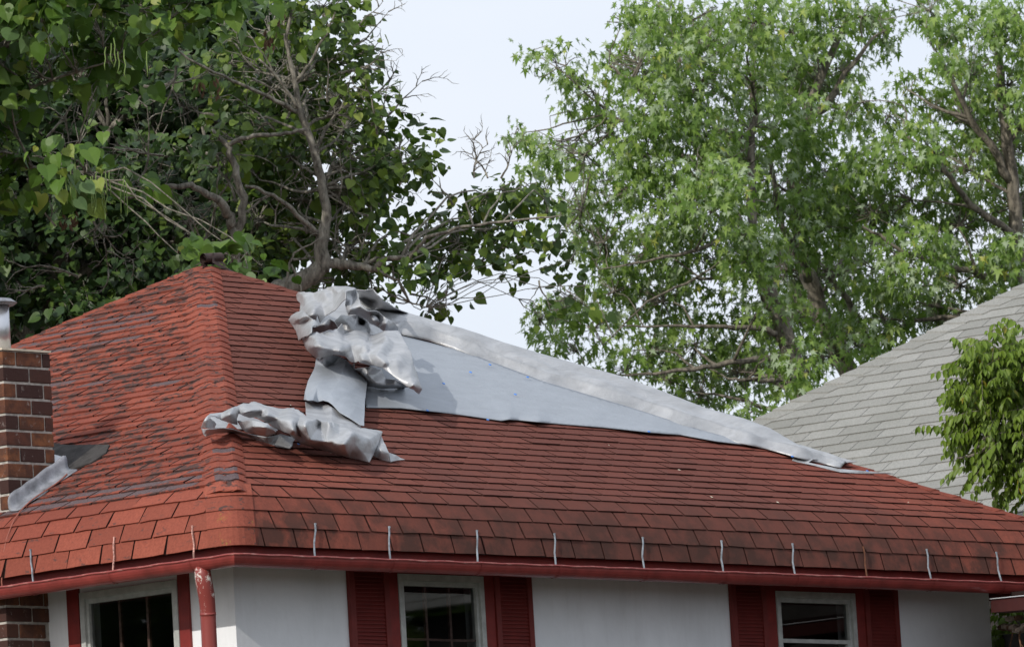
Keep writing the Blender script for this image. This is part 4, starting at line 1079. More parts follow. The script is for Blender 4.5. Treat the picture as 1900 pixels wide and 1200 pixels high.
# ================================================================== trees
class Leaves:
    def __init__(s): s.T = {}
TEMPL = {}
def tmpl(name, pts2d, faces, fold=.15, curl=.12):
    v = np.array([(x, y, abs(x)*fold*1.0-(y-.0)**2*curl) for x, y in pts2d]); TEMPL[name] = (v, faces)
tmpl('heart', [(0, .07), (.16, -.03), (.34, .02), (.47, .20), (.47, .42), (.33, .66), (.14, .86), (0, 1.02), (-.14, .86), (-.33, .66), (-.47, .42), (-.47, .20), (-.34, .02), (-.16, -.03), (0, .5)], [(0, 1, 2, 3, 14), (14, 3, 4, 5), (14, 5, 6, 7), (14, 7, 8, 9), (14, 9, 10, 11), (0, 14, 11, 12, 13)], .18, .22)
tmpl('maple', [(0, 0), (.07, .28), (.12, .14), (.40, .16), (.20, .34), (.48, .72), (.15, .52), (.13, .66), (0, 1.15), (-.13, .66), (-.15, .52), (-.48, .72), (-.20, .34), (-.40, .16), (-.12, .14), (-.07, .28)],
     [(0, 1, 15), (1, 2, 3, 4), (4, 5, 6, 1), (1, 6, 7, 9, 10, 15), (7, 8, 9), (15, 10, 11, 12), (12, 13, 14, 15)], .2, .25)
tmpl('leaflet', [(0, 0), (.21, .25), (.22, .6), (0, 1.), (-.22, .6), (-.21, .25)], [(0, 1, 2, 3), (0, 3, 4, 5)], .3, .18)
def leaf_frames(centers, axes, sizes, normals):
    y = axes/np.linalg.norm(axes, axis=1, keepdims=True); z = normals-(normals*y).sum(1, keepdims=True)*y
    z /= np.linalg.norm(z, axis=1, keepdims=True)+1e-9; x = np.cross(y, z)
    return x, y, z
def leaves_mesh(name, kind, C, A, S, Nn, mat, rv):
    v, faces = TEMPL[kind]; x, y, z = leaf_frames(C, A, S, Nn); n = len(C); m = len(v)
    V = C[:, None, :]+S[:, None, None]*(v[None, :, 0, None]*x[:, None, :]+v[None, :, 1, None]*y[:, None, :]+v[None, :, 2, None]*z[:, None, :])
    V = V.reshape(-1, 3); me = bpy.data.meshes.new(name)
    lt = np.array([len(f) for f in faces]); lv = np.array([i for f in faces for i in f])
    loops = (lv[None, :]+np.arange(n)[:, None]*m).ravel(); tot = np.tile(lt, n); start = np.concatenate([[0], np.cumsum(tot)[:-1]])
    me.vertices.add(len(V)); me.vertices.foreach_set('co', V.ravel()); me.loops.add(len(loops)); me.loops.foreach_set('vertex_index', loops.astype(np.int32))
    me.polygons.add(len(tot)); me.polygons.foreach_set('loop_start', start.astype(np.int32)); me.polygons.foreach_set('loop_total', tot.astype(np.int32))
    a = me.attributes.new('rnd', 'FLOAT', 'POINT'); a.data.foreach_set('value', np.repeat(rv, m)); me.materials.append(mat); me.update(calc_edges=True); me.validate(); return me
def blobs_to_sprays(blobs, D, dspread, n_per, rng, shrink=1.):
    """blob: px,py,r[,depth offset]; returns spray centres"""
    out = []
    for b in blobs:
        px, py, r = b[0], b[1], b[2]*shrink; dd = b[3] if len(b) > 3 else rng.normal(0, dspread*.4)
        n = max(2, int(n_per*(r/60.)**2))
        for _ in range(n):
            while True:
                q = rng.uniform(-1, 1, 3)
                if (q**2).sum() < 1: break
            q *= (q**2).sum()**-.12
            dep = D+dd+q[2]*r/FPX*D*1.4
            out.append((np.array(at(px+q[0]*r, py+q[1]*r*.92, dep)), b))
    return out
def branch_path(a, b, rng, wob=.08, n=7, sag=.0):
    a, b = np.array(a), np.array(b); L = np.linalg.norm(b-a); P = []
    o = rng.normal(0, wob*L, 3)
    for i in range(n+1):
        k = i/n; P.append(a*(1-k)+b*k+o*math.sin(math.pi*k)+np.array([0, 0, sag*L*math.sin(math.pi*k)])+(rng.normal(0, wob*L*.18, 3) if 0 < i < n else 0))
    return P
def tree(name, label, cat, D, trunk, limbs, blobs, kind, matname, bark, n_per, n_leaf, size, dspread, droop, seed, leaf_objs=0, group=None, spray_r=.22, upb=.9, side_twigs=True, crown_stuff=True, size_var=.25, flip=.12, shrink=1., tidy=.45, limb_k=1.):
    rng = np.random.default_rng(seed)
    base = Vector(trunk[0][:3]) if len(trunk[0]) == 4 and False else at(trunk[0][0], trunk[0][1], trunk[0][2])
    root = empty(name, (base.x, base.y, GZ)); tag(root, label, cat, group)
    mb = MB(); tp = [np.array(at(p[0], p[1], p[2])) for p in trunk]; tr = [p[3] for p in trunk]
    foot = tp[0].copy(); foot[2] = GZ-.05
    P = [foot, (foot*.5+tp[0]*.5)]+tp; Rr = [tr[0]*1.5, tr[0]*1.15]+tr
    # densify
    PP, RR = [], []
    for i in range(len(P)-1):
        for j in range(4):
            k = j/4; PP.append(P[i]*(1-k)+P[i+1]*k+(rng.normal(0, Rr[i]*.12, 3) if j else 0)); RR.append(Rr[i]*(1-k)+Rr[i+1]*k)
    PP.append(P[-1]); RR.append(Rr[-1]); mb.tube(PP, RR, 10)
    mb.obj('trunk', M[bark], root, smooth=True)
    nodes = [(PP[i], RR[i]) for i in range(8, len(PP))]
    bm_ = MB()
    for lb in limbs:
        q = [np.array(at(p[0], p[1], p[2])) for p in lb]; rr_ = [p[3] for p in lb]; QQ, R2 = [], []
        for i in range(len(q)-1):
            for j in range(5):
                k = j/5; QQ.append(q[i]*(1-k)+q[i+1]*k+(rng.normal(0, rr_[i]*.35, 3) if j else 0)); R2.append(rr_[i]*(1-k)+rr_[i+1]*k)
        QQ.append(q[-1]); R2.append(rr_[-1]); bm_.tube(QQ, R2, 8)
        nodes += list(zip(QQ, R2))
    npos = np.array([n[0] for n in nodes]); nrad = np.array([n[1] for n in nodes])
    sprays = blobs_to_sprays(blobs, D, dspread, n_per, rng, shrink)
    # blob centre limbs
    bc = {}
    for b in blobs:
        ctr = np.array(at(b[0], b[1], D+(b[3] if len(b) > 3 else 0)))
        d = np.linalg.norm(npos-ctr, axis=1)+np.maximum(0, npos[:, 2]-ctr[2]+.3)*.8
        i = int(np.argmin(d)); L = np.linalg.norm(npos[i]-ctr)
        r0 = min(nrad[i]*.6, (.012+L*.012)*limb_k); pth = branch_path(npos[i], ctr, rng, .07, 6, .05)
        bm_.tube(pth, [r0*(1-.75*k/6)+.002 for k in range(7)], 6); bc[b] = pth
    C, A, S, Nn = [], [], [], []
    for (c, b) in sprays:
        pth = bc[b]; k = min(range(2, 7), key=lambda k_: np.linalg.norm(pth[k_]-c)); st = pth[k]
        if side_twigs: bm_.tube(branch_path(st, c, rng, .1, 3, .03), [.006, .005, .004, .0025], 3, cap=False)
        out = c-st; out = out/(np.linalg.norm(out)+1e-6); 
        nl = max(3, int(rng.normal(n_leaf, n_leaf*.25)))
        off = rng.normal(0, 1, (nl, 3)); off /= np.linalg.norm(off, axis=1, keepdims=True); off *= (rng.random((nl, 1))**.5)*spray_r
        off[:, 2] *= .75
        C.append(c+off+out*spray_r*.4)
        ax = off/spray_r*.8+out*.5+rng.normal(0, tidy, (nl, 3)); ax[:, 2] -= droop
        A.append(ax); S.append(np.clip(rng.normal(size, size*size_var, nl), size*.45, size*1.7))
        nn = rng.normal(0, .55, (nl, 3)); nn[:, 2] += upb; nn += np.array(SUN)*.35-np.array(_F)*.25
        fl = rng.random(nl) < flip; nn[fl] *= -1
        Nn.append(nn)
    C, A, S, Nn = map(np.concatenate, (C, A, S, Nn)); rv = rng.random(len(C))
    bm_.obj('branch', M[bark], root, smooth=True)['kind'] = 'stuff'
    sel = np.zeros(len(C), bool)
    if leaf_objs:
        pr = np.array([proj(Vector(c)) for c in C]); ok = (pr[:, 0] > 0) & (pr[:, 0] < 1900) & (pr[:, 1] > 0) & (pr[:, 1] < 1200)
        score = np.where(ok, -pr[:, 2]+S*6+rng.normal(0, .3, len(C)), -1e9); idx = np.argsort(-score)[:leaf_objs]; sel[idx] = ok[idx]
        vv, ff = TEMPL[kind]; me = bpy.data.meshes.new('leaf'); me.from_pydata([tuple(p) for p in vv], [], ff); me.materials.append(M[matname]); me.update()
        X, Y, Z = leaf_frames(C[sel], A[sel], S[sel], Nn[sel])
        for c, s_, x_, y_, z_ in zip(C[sel], S[sel], X, Y, Z):
            o = link('leaf', me, root)
            o.matrix_basis = Matrix(((x_[0]*s_, y_[0]*s_, z_[0]*s_, c[0]), (x_[1]*s_, y_[1]*s_, z_[1]*s_, c[1]), (x_[2]*s_, y_[2]*s_, z_[2]*s_, c[2]), (0, 0, 0, 1)))
    k = ~sel
    me = leaves_mesh('crown', kind, C[k], A[k], S[k], Nn[k], M[matname], rv[k]); o = link('crown', me, root)
    if crown_stuff: o['kind'] = 'stuff'
    return root

# --- silver maples at the right
B1 = [(995, 108, 26), (1050, 122, 38), (1100, 170, 52), (955, 250, 22), (1010, 268, 40), (1070, 300, 45), (1130, 250, 60), (1190, 120, 70), (1245, 60, 70), (1190, 30, 45), (1320, 60, 75), (1300, 160, 85), (1210, 200, 75), (1400, 40, 70), (1380, 140, 75),
      (1200, 290, 75), (1300, 260, 80), (1390, 240, 80), (1010, 330, 30), (1080, 390, 50), (1140, 350, 60), (1230, 380, 80), (1330, 360, 85), (1120, 450, 60), (1200, 470, 70), (1060, 560, 45), (1000, 590, 30), (1020, 640, 35), (1100, 610, 55), (1140, 540, 55), (1230, 560, 70), (1300, 480, 75),
      (1160, 680, 45), (1210, 650, 50), (1290, 640, 70), (1300, 730, 50), (1370, 690, 70), (1400, 600, 70), (1390, 480, 75), (1400, 760, 40), (1240, 705, 40), (1480, 720, 36, -1.4), (1462, 640, 34, -1.4), (1440, 560, 34, -1.3), (1500, 690, 34, -1.6), (1380, 440, 34, -1.2), (1310, 330, 34, -1.2)]
B1b = [(1470, 60, 70), (1540, 40, 60), (1600, 30, 50), (1640, 60, 36), (1520, 130, 65), (1560, 130, 40), (1450, 150, 70), (1480, 230, 75), (1430, 330, 85), (1530, 320, 75), (1570, 220, 40), (1500, 420, 85), (1560, 400, 75), (1460, 500, 80), (1550, 510, 80), (1480, 590, 75), (1560, 600, 70), (1450, 680, 60), (1510, 660, 50)]
B2 = [(1725, 20, 35), (1750, 60, 38), (1810, 50, 60), (1880, 60, 70), (1870, 160, 75), (1800, 140, 55), (1760, 110, 35), (1790, 220, 65), (1730, 200, 40), (1690, 170, 32), (1650, 215, 40), (1600, 190, 40), (1700, 270, 65), (1620, 290, 55), (1790, 310, 75), (1870, 270, 75), (1890, 380, 70), (1690, 370, 75), (1620, 400, 70),
      (1780, 420, 75), (1860, 480, 60), (1700, 470, 75), (1620, 500, 70), (1780, 530, 60), (1700, 560, 60), (1640, 590, 60), (1590, 640, 40), (1890, 500, 60), (1740, 590, 40), (1950, 200, 80), (1960, 400, 80)]
tree('maple_tree', 'pale green silver maple nearest the tarped ridge, with a bare leaning trunk', 'tree', 66, [(1500, 800, 66, 0.1054), (1476, 690, 66, 0.0930), (1450, 600, 66, 0.0868), (1408, 500, 66, 0.0806), (1370, 420, 66, 0.0682), (1330, 360, 66.2, 0.0558), (1290, 260, 66.4, 0.0434), (1262, 150, 66.6, 0.0310), (1250, 60, 66.8, 0.0186)],
     [[(1440, 662, 65.6, 0.0310), (1390, 668, 65.4, 0.0279), (1320, 680, 65.2, 0.0236), (1240, 690, 65, 0.0174), (1170, 696, 65, 0.0112), (1090, 692, 65, 0.0062)],
      [(1440, 620, 65.7, 0.0310), (1400, 608, 65.5, 0.0248), (1330, 605, 65.3, 0.0186), (1260, 604, 65.2, 0.0136), (1150, 606, 65, 0.0062)],
      [(1370, 430, 66, 0.0372), (1345, 440, 65.6, 0.0248), (1290, 465, 65.2, 0.0186), (1200, 485, 65, 0.0112), (1110, 500, 65, 0.0050)],
      [(1390, 470, 66, 0.0372), (1340, 515, 65.5, 0.0186), (1290, 516, 65.3, 0.0136), (1200, 560, 65, 0.0087), (1120, 640, 65, 0.0050)],
      [(1300, 270, 66.4, 0.0372), (1240, 230, 66.2, 0.0279), (1180, 160, 66, 0.0186), (1130, 120, 66, 0.0093)],
      [(1320, 330, 66.2, 0.0372), (1230, 260, 66, 0.0217), (1130, 210, 65.8, 0.0124), (1050, 140, 65.6, 0.0062)],
      [(1400, 490, 66, 0.0496), (1392, 380, 66.3, 0.0434), (1395, 250, 66.6, 0.0310), (1400, 80, 67, 0.0186)],
      [(1480, 700, 65.8, 0.0310), (1440, 705, 65.4, 0.0248), (1370, 705, 65.2, 0.0155), (1350, 702, 65.2, 0.0093)]],
     B1, 'maple', 'leafM', 'barkM', 34, 12, .078, 2.2, 1.25, 11, leaf_objs=220, group='silver maples behind the houses', flip=.18, shrink=.86, tidy=.28, spray_r=.19, upb=.55, size_var=.3)
tree('maple_tree', 'tall silver maple in the middle of the maple group, leaning to the sky gap', 'tree', 68.5, [(1580, 700, 68.5, .10), (1530, 600, 68.5, .09), (1490, 480, 68.5, .08), (1470, 330, 68.5, .07), (1500, 200, 68.5, .05), (1560, 60, 68.5, .03)],
     [[(1620, 660, 67.6, .04), (1600, 600, 67.6, .035), (1560, 540, 67.5, .03), (1530, 500, 67.5, .02)], [(1500, 520, 68, .05), (1450, 420, 67.8, .03), (1430, 300, 67.6, .02)], [(1500, 230, 68.5, .05), (1560, 150, 68.5, .03), (1620, 70, 68.5, .015)]],
     B1b, 'maple', 'leafM', 'barkM', 36, 12, .078, 2.2, 1.25, 12, leaf_objs=150, group='silver maples behind the houses', flip=.18, shrink=.86, tidy=.28, spray_r=.19, upb=.55, size_var=.3)
tree('maple_tree', 'silver maple rising behind the grey roof at the right edge', 'tree', 67, [(1900, 620, 67, .08), (1889, 520, 67, .075), (1884, 430, 67, .07), (1880, 340, 67, .06), (1860, 200, 67, .05), (1850, 60, 67, .03)],
     [[(1885, 440, 66.8, .04), (1800, 380, 66.5, .03), (1740, 300, 66.3, .02), (1680, 250, 66.2, .012)], [(1889, 520, 67, .04), (1780, 500, 66.5, .03), (1680, 470, 66.3, .02), (1600, 420, 66.2, .012)], [(1880, 340, 67, .05), (1800, 220, 66.8, .03), (1740, 100, 66.6, .015)]],
     B2, 'maple', 'leafM', 'barkM', 36, 12, .080, 2.2, 1.25, 13, leaf_objs=220, group='silver maples behind the houses', flip=.18, shrink=.86, tidy=.28, spray_r=.19, upb=.55, size_var=.3)
# --- gnarled, vine-covered tree behind the apex
BV = [(600, 20, 45), (545, 30, 50), (640, 40, 30), (500, 60, 50), (655, 115, 34), (610, 120, 38), (560, 110, 45), (625, 180, 40), (670, 190, 36), (705, 235, 38), (640, 240, 55), (740, 275, 36), (775, 290, 28), (805, 300, 16), (690, 300, 48), (735, 320, 34), (620, 310, 55), (550, 200, 55), (540, 290, 60), (560, 370, 60), (640, 380, 55), (670, 350, 40), (680, 430, 40), (620, 450, 50), (660, 470, 34), (690, 485, 28), (500, 150, 55), (470, 230, 55), (470, 320, 60), (480, 410, 60), (540, 450, 50), (430, 120, 60), (420, 260, 55), (460, 480, 40), (640, 520, 20), (600, 535, 24), (640, 540, 22), (570, 530, 20), (680, 530, 22), (720, 550, 16), (690, 550, 14),
      (790, 440, 34), (760, 470, 30), (830, 415, 36), (870, 390, 32), (905, 365, 30), (950, 350, 30), (990, 355, 26), (1015, 395, 24), (1040, 430, 22), (1060, 480, 24), (1085, 530, 20), (1090, 570, 10), (850, 450, 40), (900, 430, 38), (950, 410, 34), (930, 460, 28), (980, 470, 22), (870, 480, 28), (820, 480, 30), (800, 520, 22), (760, 510, 24), (720, 480, 26), (840, 525, 14), (1005, 575, 9), (960, 510, 14), (815, 560, 8), (730, 530, 14), (1040, 540, 12)]
tree('gnarled_tree', 'gnarled tree draped in vine behind the red roof, one arm reaching right', 'tree', 58, [(505, 545, 57.0, 0.0880), (560, 522, 57.0, 0.0800), (598, 492, 57.0, 0.0680), (596, 450, 57.0, 0.0560), (606, 400, 57.0, 0.0400), (596, 330, 57.0, 0.0360), (580, 270, 57.0, 0.0320), (556, 205, 57.0, 0.0272), (545, 140, 57.0, 0.0208), (530, 70, 57.0, 0.0160), (545, 10, 57.0, 0.0096)],
     [[(440, 500, 56.8, 0.0480), (438, 440, 56.8, 0.0440), (428, 400, 56.8, 0.0400), (395, 365, 56.6, 0.0320), (355, 342, 56.5, 0.0240), (290, 350, 56.4, 0.0208), (230, 370, 56.4, 0.0160)],
      [(440, 440, 56.8, 0.0360), (452, 380, 56.8, 0.0320), (438, 310, 56.8, 0.0280), (420, 268, 56.8, 0.0240), (395, 240, 56.8, 0.0120)],
      [(420, 272, 56.8, 0.0208), (470, 252, 56.7, 0.0192), (520, 250, 56.7, 0.0160), (570, 240, 56.7, 0.0144)],
      [(552, 208, 57.0, 0.0192), (500, 180, 56.8, 0.0160), (430, 150, 56.7, 0.0128), (350, 110, 56.6, 0.0096), (300, 70, 56.6, 0.0064)],
      [(550, 150, 57.0, 0.0160), (580, 110, 57.0, 0.0128), (610, 50, 57.0, 0.0096), (630, 10, 57.0, 0.0064)],
      [(556, 205, 57.0, 0.0144), (520, 150, 56.9, 0.0112), (480, 110, 56.8, 0.0080)],
      [(598, 492, 57.0, 0.0480), (640, 490, 57.0, 0.0400), (690, 500, 56.9, 0.0280), (720, 480, 56.8, 0.0240), (760, 480, 56.7, 0.0160), (790, 440, 56.6, 0.0144), (860, 420, 56.5, 0.0120), (950, 410, 56.4, 0.0096), (1040, 400, 56.3, 0.0064)],
      [(690, 500, 56.9, 0.0160), (740, 520, 56.8, 0.0120), (760, 560, 56.8, 0.0080), (790, 570, 56.8, 0.0040)],
      [(596, 440, 57.0, 0.0240), (540, 385, 56.8, 0.0176), (480, 350, 56.7, 0.0144), (455, 345, 56.7, 0.0120)],
      [(525, 560, 56.2, 0.0120), (535, 500, 56.2, 0.0104), (545, 470, 56.2, 0.0080), (600, 440, 56.2, 0.0048)], [(540, 490, 56.2, 0.0096), (555, 525, 56.2, 0.0080), (562, 545, 56.2, 0.0064)]],
     BV, 'heart', 'leafV', 'barkV', 33, 7, .074, 1.6, .65, 21, leaf_objs=290, size_var=.35, limb_k=.5)
# bare twigs against the sky belong to it: a thin dead branch set
twm = MB(); rg = np.random.default_rng(5)
def twig(px, py, ang, L, dep, r, lev, mb=None):
    mb = mb or twm
    pts = [at(px, py, dep)]; x, y, a = px, py, ang
    for i in range(6):
        a += rg.normal(0, .22); x += math.cos(a)*L/6; y -= math.sin(a)*L/6; dep += rg.normal(0, .03); pts.append(at(x, y, dep))
        if lev > 0 and rg.random() < .6: twig(x, y, a+rg.choice([-1, 1])*rg.uniform(.4, .9), L*rg.uniform(.3, .55), dep, r*.55, lev-1, mb)
    mb.tube(pts, [r*(1-i/8) for i in range(7)], 4, cap=False)
for (x, y, a, L) in ((650, 90, .7, 100), (655, 60, .9, 80), (690, 180, .5, 70), (720, 215, .5, 90), (630, 120, .3, 70), (880, 330, 1.4, 70), (905, 330, 1.9, 80), (840, 380, 2.2, 60), (700, 380, .3, 90), (640, 20, .6, 90), (600, 30, .9, 80), (760, 545, -.2, 60), (930, 330, 1.3, 60), (680, 500, -.9, 70), (1000, 520, -1.5, 70), (830, 540, -1.5, 60), (620, 260, .3, 80)):
    twig(x, y, a, L, 57.6, .011, 2)
gt = [o for o in bpy.data.objects if o.name == 'gnarled_tree'][0]
twm.obj('dead_twig', M['barkV'], gt)['kind'] = 'stuff'
tw2 = MB()
for i in range(34):
    twig(rg.uniform(60, 520), rg.uniform(120, 560), rg.uniform(0, 6.28), rg.uniform(60, 150), 56.9, .012, 2, tw2)
for i in range(26):
    twig(rg.uniform(480, 700), rg.uniform(120, 500), rg.uniform(0, 3.1), rg.uniform(60, 120), 57.1, .010, 2, tw2)
tw2.obj('bare_branch', M['barkV'], gt)['kind'] = 'stuff'
# --- catalpa with big leaves, top left
BC = [(20, 30, 50), (90, 20, 55), (170, 40, 60), (250, 20, 55), (330, 20, 50), (60, 110, 55), (140, 110, 50), (210, 90, 40), (20, 190, 45), (180, 160, 30), (230, 150, 20), (120, 290, 40), (160, 320, 34), (210, 335, 24), (60, 290, 30), (90, 330, 24), (400, 470, 12), (455, 478, 16), (480, 490, 14), (435, 478, 12), (330, 470, 10), (-60, 60, 90), (-120, 180, 100), (-60, 300, 90), (-160, 60, 110), (-220, 260, 120), (-140, 400, 110), (40, -60, 80), (160, -70, 90), (300, -70, 80), (-80, -80, 110), (400, -60, 70), (-250, 0, 120), (-250, 120, 120)]
tree('catalpa_tree', 'catalpa with broad heart shaped leaves filling the top left corner', 'tree', 54.5, [(-190, 620, 55.5, 0.0880), (-170, 480, 55.5, 0.0825), (-140, 330, 55.5, 0.0715), (-90, 200, 55.3, 0.0550), (0, 90, 55.1, 0.0385), (120, 10, 55.0, 0.0220)],
     [[(-140, 330, 55.5, 0.0330), (-40, 300, 55.3, 0.0220), (60, 310, 55.0, 0.0165), (160, 320, 54.8, 0.0110)], [(-90, 200, 55.3, 0.0275), (20, 180, 55.1, 0.0165), (120, 140, 54.9, 0.0110), (220, 110, 54.8, 0.0055)], [(120, 10, 55.0, 0.0165), (260, 10, 55.0, 0.0110), (340, 20, 55.0, 0.0055)]],
     BC, 'heart', 'leafC', 'barkV', 20, 7, .100, 1.5, .8, 31, leaf_objs=290, size_var=.5, spray_r=.27, tidy=.6, limb_k=.6)
ct = [o for o in bpy.data.objects if o.name == 'catalpa_tree'][0]
for i in range(26):
    x, y = random.choice([(130, 300), (190, 330), (205, 330), (20, 40), (40, 30), (205, 90), (180, 335)]); x += random.gauss(0, 22); y += random.gauss(0, 14)
    mb = MB(); p = at(x, y, 53.6); L = random.uniform(.15, .3); mb.tube([p+Vector((random.gauss(0, .008), 0, -L*k/4)) for k in range(5)], [.004, .0055, .0055, .005, .003], 5); mb.obj('seed_pod', M['pod'], ct, smooth=True)
# --- dark dense trees behind on the left
BD = [(x+rg.uniform(-25, 25), y+rg.uniform(-25, 25), 78) for y in range(-40, 640, 85) for x in range(-120, 560, 85) if not (x > 440 and y < 20)]
BD = [tuple(b) for b in BD]
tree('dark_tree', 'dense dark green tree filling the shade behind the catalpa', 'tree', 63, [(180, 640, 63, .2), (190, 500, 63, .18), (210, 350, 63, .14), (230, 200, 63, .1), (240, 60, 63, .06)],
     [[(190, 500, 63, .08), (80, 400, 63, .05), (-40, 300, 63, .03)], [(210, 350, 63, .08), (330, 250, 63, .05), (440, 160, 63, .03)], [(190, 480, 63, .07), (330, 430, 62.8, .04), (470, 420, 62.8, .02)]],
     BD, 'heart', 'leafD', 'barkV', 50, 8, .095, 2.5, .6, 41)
BE = [(x+rg.uniform(-20, 20), y+rg.uniform(-20, 20), 60) for y in range(150, 600, 70) for x in range(-60, 470, 70)]
BE = [tuple(b) for b in BE if not (b[0] > 330 and b[1] > 470)]
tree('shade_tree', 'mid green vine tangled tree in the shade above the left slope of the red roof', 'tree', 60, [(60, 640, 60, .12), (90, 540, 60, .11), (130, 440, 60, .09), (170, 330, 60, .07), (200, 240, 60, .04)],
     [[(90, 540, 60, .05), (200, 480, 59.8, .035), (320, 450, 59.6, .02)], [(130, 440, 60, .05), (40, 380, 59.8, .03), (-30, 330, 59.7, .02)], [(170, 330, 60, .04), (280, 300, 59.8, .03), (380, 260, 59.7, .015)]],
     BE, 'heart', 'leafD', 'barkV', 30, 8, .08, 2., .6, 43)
# dry brown leaf clusters
for (x, y) in ((115, 60), (500, 60), (497, 75), (133, 395), (120, 398), (370, 150), (400, 150), (520, 25)):
    mb = MB(); P = at(x, y, 55.4)
    for i in range(9):
        c = P+Vector((random.gauss(0, .02), random.gauss(0, .02), -random.uniform(0, .14))); a = random.uniform(0, 6.28); L = .035
        e1 = Vector((math.cos(a)*.4, math.sin(a)*.4, -1)).normalized(); e2 = e1.cross(Vector((math.sin(a), -math.cos(a), .2))).normalized()
        mb.add([c-e1*L, c+e2*L*.4, c+e1*L, c-e2*L*.4+Vector((.01, .01, 0))], [(0, 1, 2, 3)])
    mb.obj('dry_leaves', M['brownleaf'], ct)['kind'] = 'stuff'
# --- walnut-like tree at the right edge, in front of the grey roof
def pinnate(name, label, D, trunk, blobs, n_per, seed, n_obj):
    rng = np.random.default_rng(seed); base = at(*trunk[0][:3]); root = empty(name, (base.x, base.y, GZ)); tag(root, label, 'tree')
    mb = MB(); tp = [at(p[0], p[1], p[2]) for p in trunk]; f = tp[0].copy(); f.z = GZ; mb.tube([f]+tp, [trunk[0][3]*1.4]+[p[3] for p in trunk], 8); mb.obj('trunk', M['barkM'], root, smooth=True)
    br = MB(); C, A, S, Nn = [], [], [], []
    for b in blobs:
        ctr = at(b[0], b[1], D+rng.normal(0, .2)); st = min(tp, key=lambda q: (q-ctr).length); pth = branch_path(st, ctr, rng, .06, 6, .04)
        br.tube(pth, [.022-.0025*k for k in range(7)], 6)
        for _ in range(int(n_per*(b[2]/40)**2)):
            q = rng.normal(0, .5, 3); c = at(b[0]+q[0]*b[2], b[1]+q[1]*b[2]-b[2]*.1, D+q[2]*b[2]/FPX*D*1.5)
            d = Vector(rng.normal(0, .6, 3))+(c-ctr).normalized()*.7+(-_R)*.35+Vector((0, 0, .1)); d.normalize()
            L = rng.uniform(.2, .34); pts = [c+d*L*k/6+Vector((0, 0, -.10*(k/6)**2*L/.3)) for k in range(7)]
            br.tube(pts, .0022, 3, cap=False)
            side = d.cross(Vector((0, 0, 1))).normalized()
            nl = 7
            for k in range(1, nl+1):
                p = pts[min(6, k*6//nl)]; 
                for sg in (-1, 1):
                    C.append(p); a = side*sg*.55+d*.35+Vector((0, 0, -1.0)); A.append(a+Vector(rng.normal(0, .12, 3))); S.append(rng.uniform(.06, .10)*(1-.25*abs(k-4)/4)); Nn.append(Vector((0, 0, .5))+side*sg*.7-_F*.5+Vector(rng.normal(0, .25, 3)))
    br.obj('branch', M['barkM'], root)['kind'] = 'stuff'
    C, A, S, Nn = (np.array([list(v) for v in C]), np.array([list(v) for v in A]), np.array(S), np.array([list(v) for v in Nn]))
    pr = np.array([proj(Vector(c)) for c in C]); sc_ = np.where((pr[:, 0] < 1900) & (pr[:, 1] < 1200), -pr[:, 2], -1e9); idx = np.argsort(-sc_)[:n_obj]; sel = np.zeros(len(C), bool); sel[idx] = True
    vv, ff = TEMPL['leaflet']; me = bpy.data.meshes.new('leaf'); me.from_pydata([tuple(p) for p in vv], [], ff); me.materials.append(M['leafW']); me.update()
    X, Y, Z = leaf_frames(C[sel], A[sel], S[sel], Nn[sel])
    for c, s_, x_, y_, z_ in zip(C[sel], S[sel], X, Y, Z):
        o = link('leaf', me, root); o.matrix_basis = Matrix(((x_[0]*s_, y_[0]*s_, z_[0]*s_, c[0]), (x_[1]*s_, y_[1]*s_, z_[1]*s_, c[1]), (x_[2]*s_, y_[2]*s_, z_[2]*s_, c[2]), (0, 0, 0, 1)))
    o = link('crown', leaves_mesh('crown', 'leaflet', C[~sel], A[~sel], S[~sel], Nn[~sel], M['leafW'], rng.random((~sel).sum())), root); o['kind'] = 'stuff'
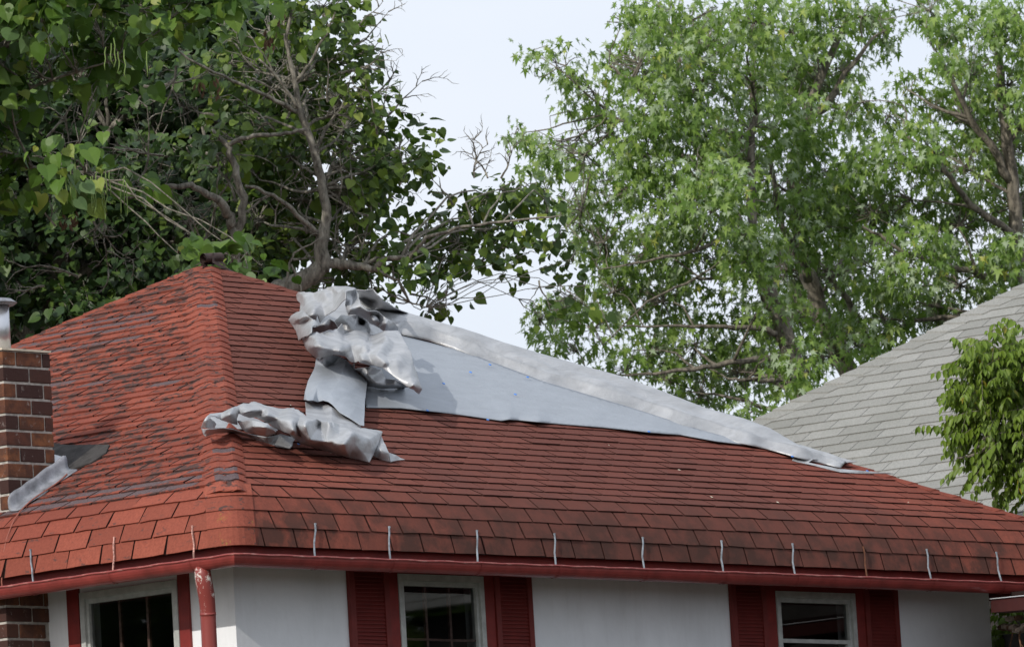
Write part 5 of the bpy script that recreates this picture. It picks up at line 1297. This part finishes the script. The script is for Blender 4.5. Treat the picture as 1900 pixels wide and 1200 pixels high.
pinnate('walnut_tree', 'small tree with drooping feathery leaflets at the right edge before the grey roof', 53, [(2020, 1150, 53, .07), (2010, 1000, 53, .06), (1980, 860, 53, .05), (1940, 790, 53, .035), (1900, 740, 53, .02)],
        [(1895, 665, 45), (1850, 675, 40), (1812, 682, 20), (1800, 702, 16), (1798, 735, 14), (1830, 730, 42), (1880, 735, 45), (1800, 780, 26), (1835, 790, 38), (1885, 795, 42), (1815, 830, 28), (1780, 800, 14), (1850, 850, 28), (1890, 860, 34), (1775, 850, 10), (1880, 895, 16), (1930, 700, 50), (1940, 800, 50), (1940, 900, 40), (1980, 750, 60)], 32, 51, 290)
pinnate('green_shrub', 'green leafy shrub in the bottom right corner beyond the house wall', 52.6, [(1960, 1300, 52.6, .03), (1940, 1230, 52.6, .02), (1910, 1180, 52.6, .015)],
        [(1885, 1150, 20), (1900, 1180, 26), (1880, 1190, 16), (1920, 1140, 26), (1930, 1200, 30)], 26, 52, 0)
# --- trees across the yard, seen only as reflections in the panes
for (cx, cy, sd_) in ((24, -21, 61), (-19, 20, 62)):
    root = empty('yard_tree', (cx, cy, GZ)); tag(root, 'leafy yard tree mirrored in the %s window panes' % ('front' if cx > 0 else 'side'), 'tree')
    mb = MB(); mb.tube([(cx, cy, GZ-.05), (cx+.1, cy, GZ+2), (cx, cy+.1, GZ+5), (cx+.1, cy, GZ+9)], [.3, .25, .2, .08], 8); mb.obj('trunk', M['barkM'], root, smooth=True)
    rg2 = np.random.default_rng(sd_); n = 9000
    d = rg2.normal(0, 1, (n, 3)); d /= np.linalg.norm(d, axis=1, keepdims=True); r = rg2.random((n, 1))**.4
    lump = 1+.25*np.sin(d[:, :1]*7+sd_)*np.cos(d[:, 2:]*6)
    Cc = d*r*lump*np.array([4.6, 4.6, 4.2])+np.array([cx, cy, GZ+7.2])
    o = link('crown', leaves_mesh('crown', 'heart', Cc, d+rg2.normal(0, .5, (n, 3)), np.full(n, .30), rg2.normal(0, .6, (n, 3))+np.array([0, 0, .8]), M['leafV'], rg2.random(n)), root); o['kind'] = 'stuff'
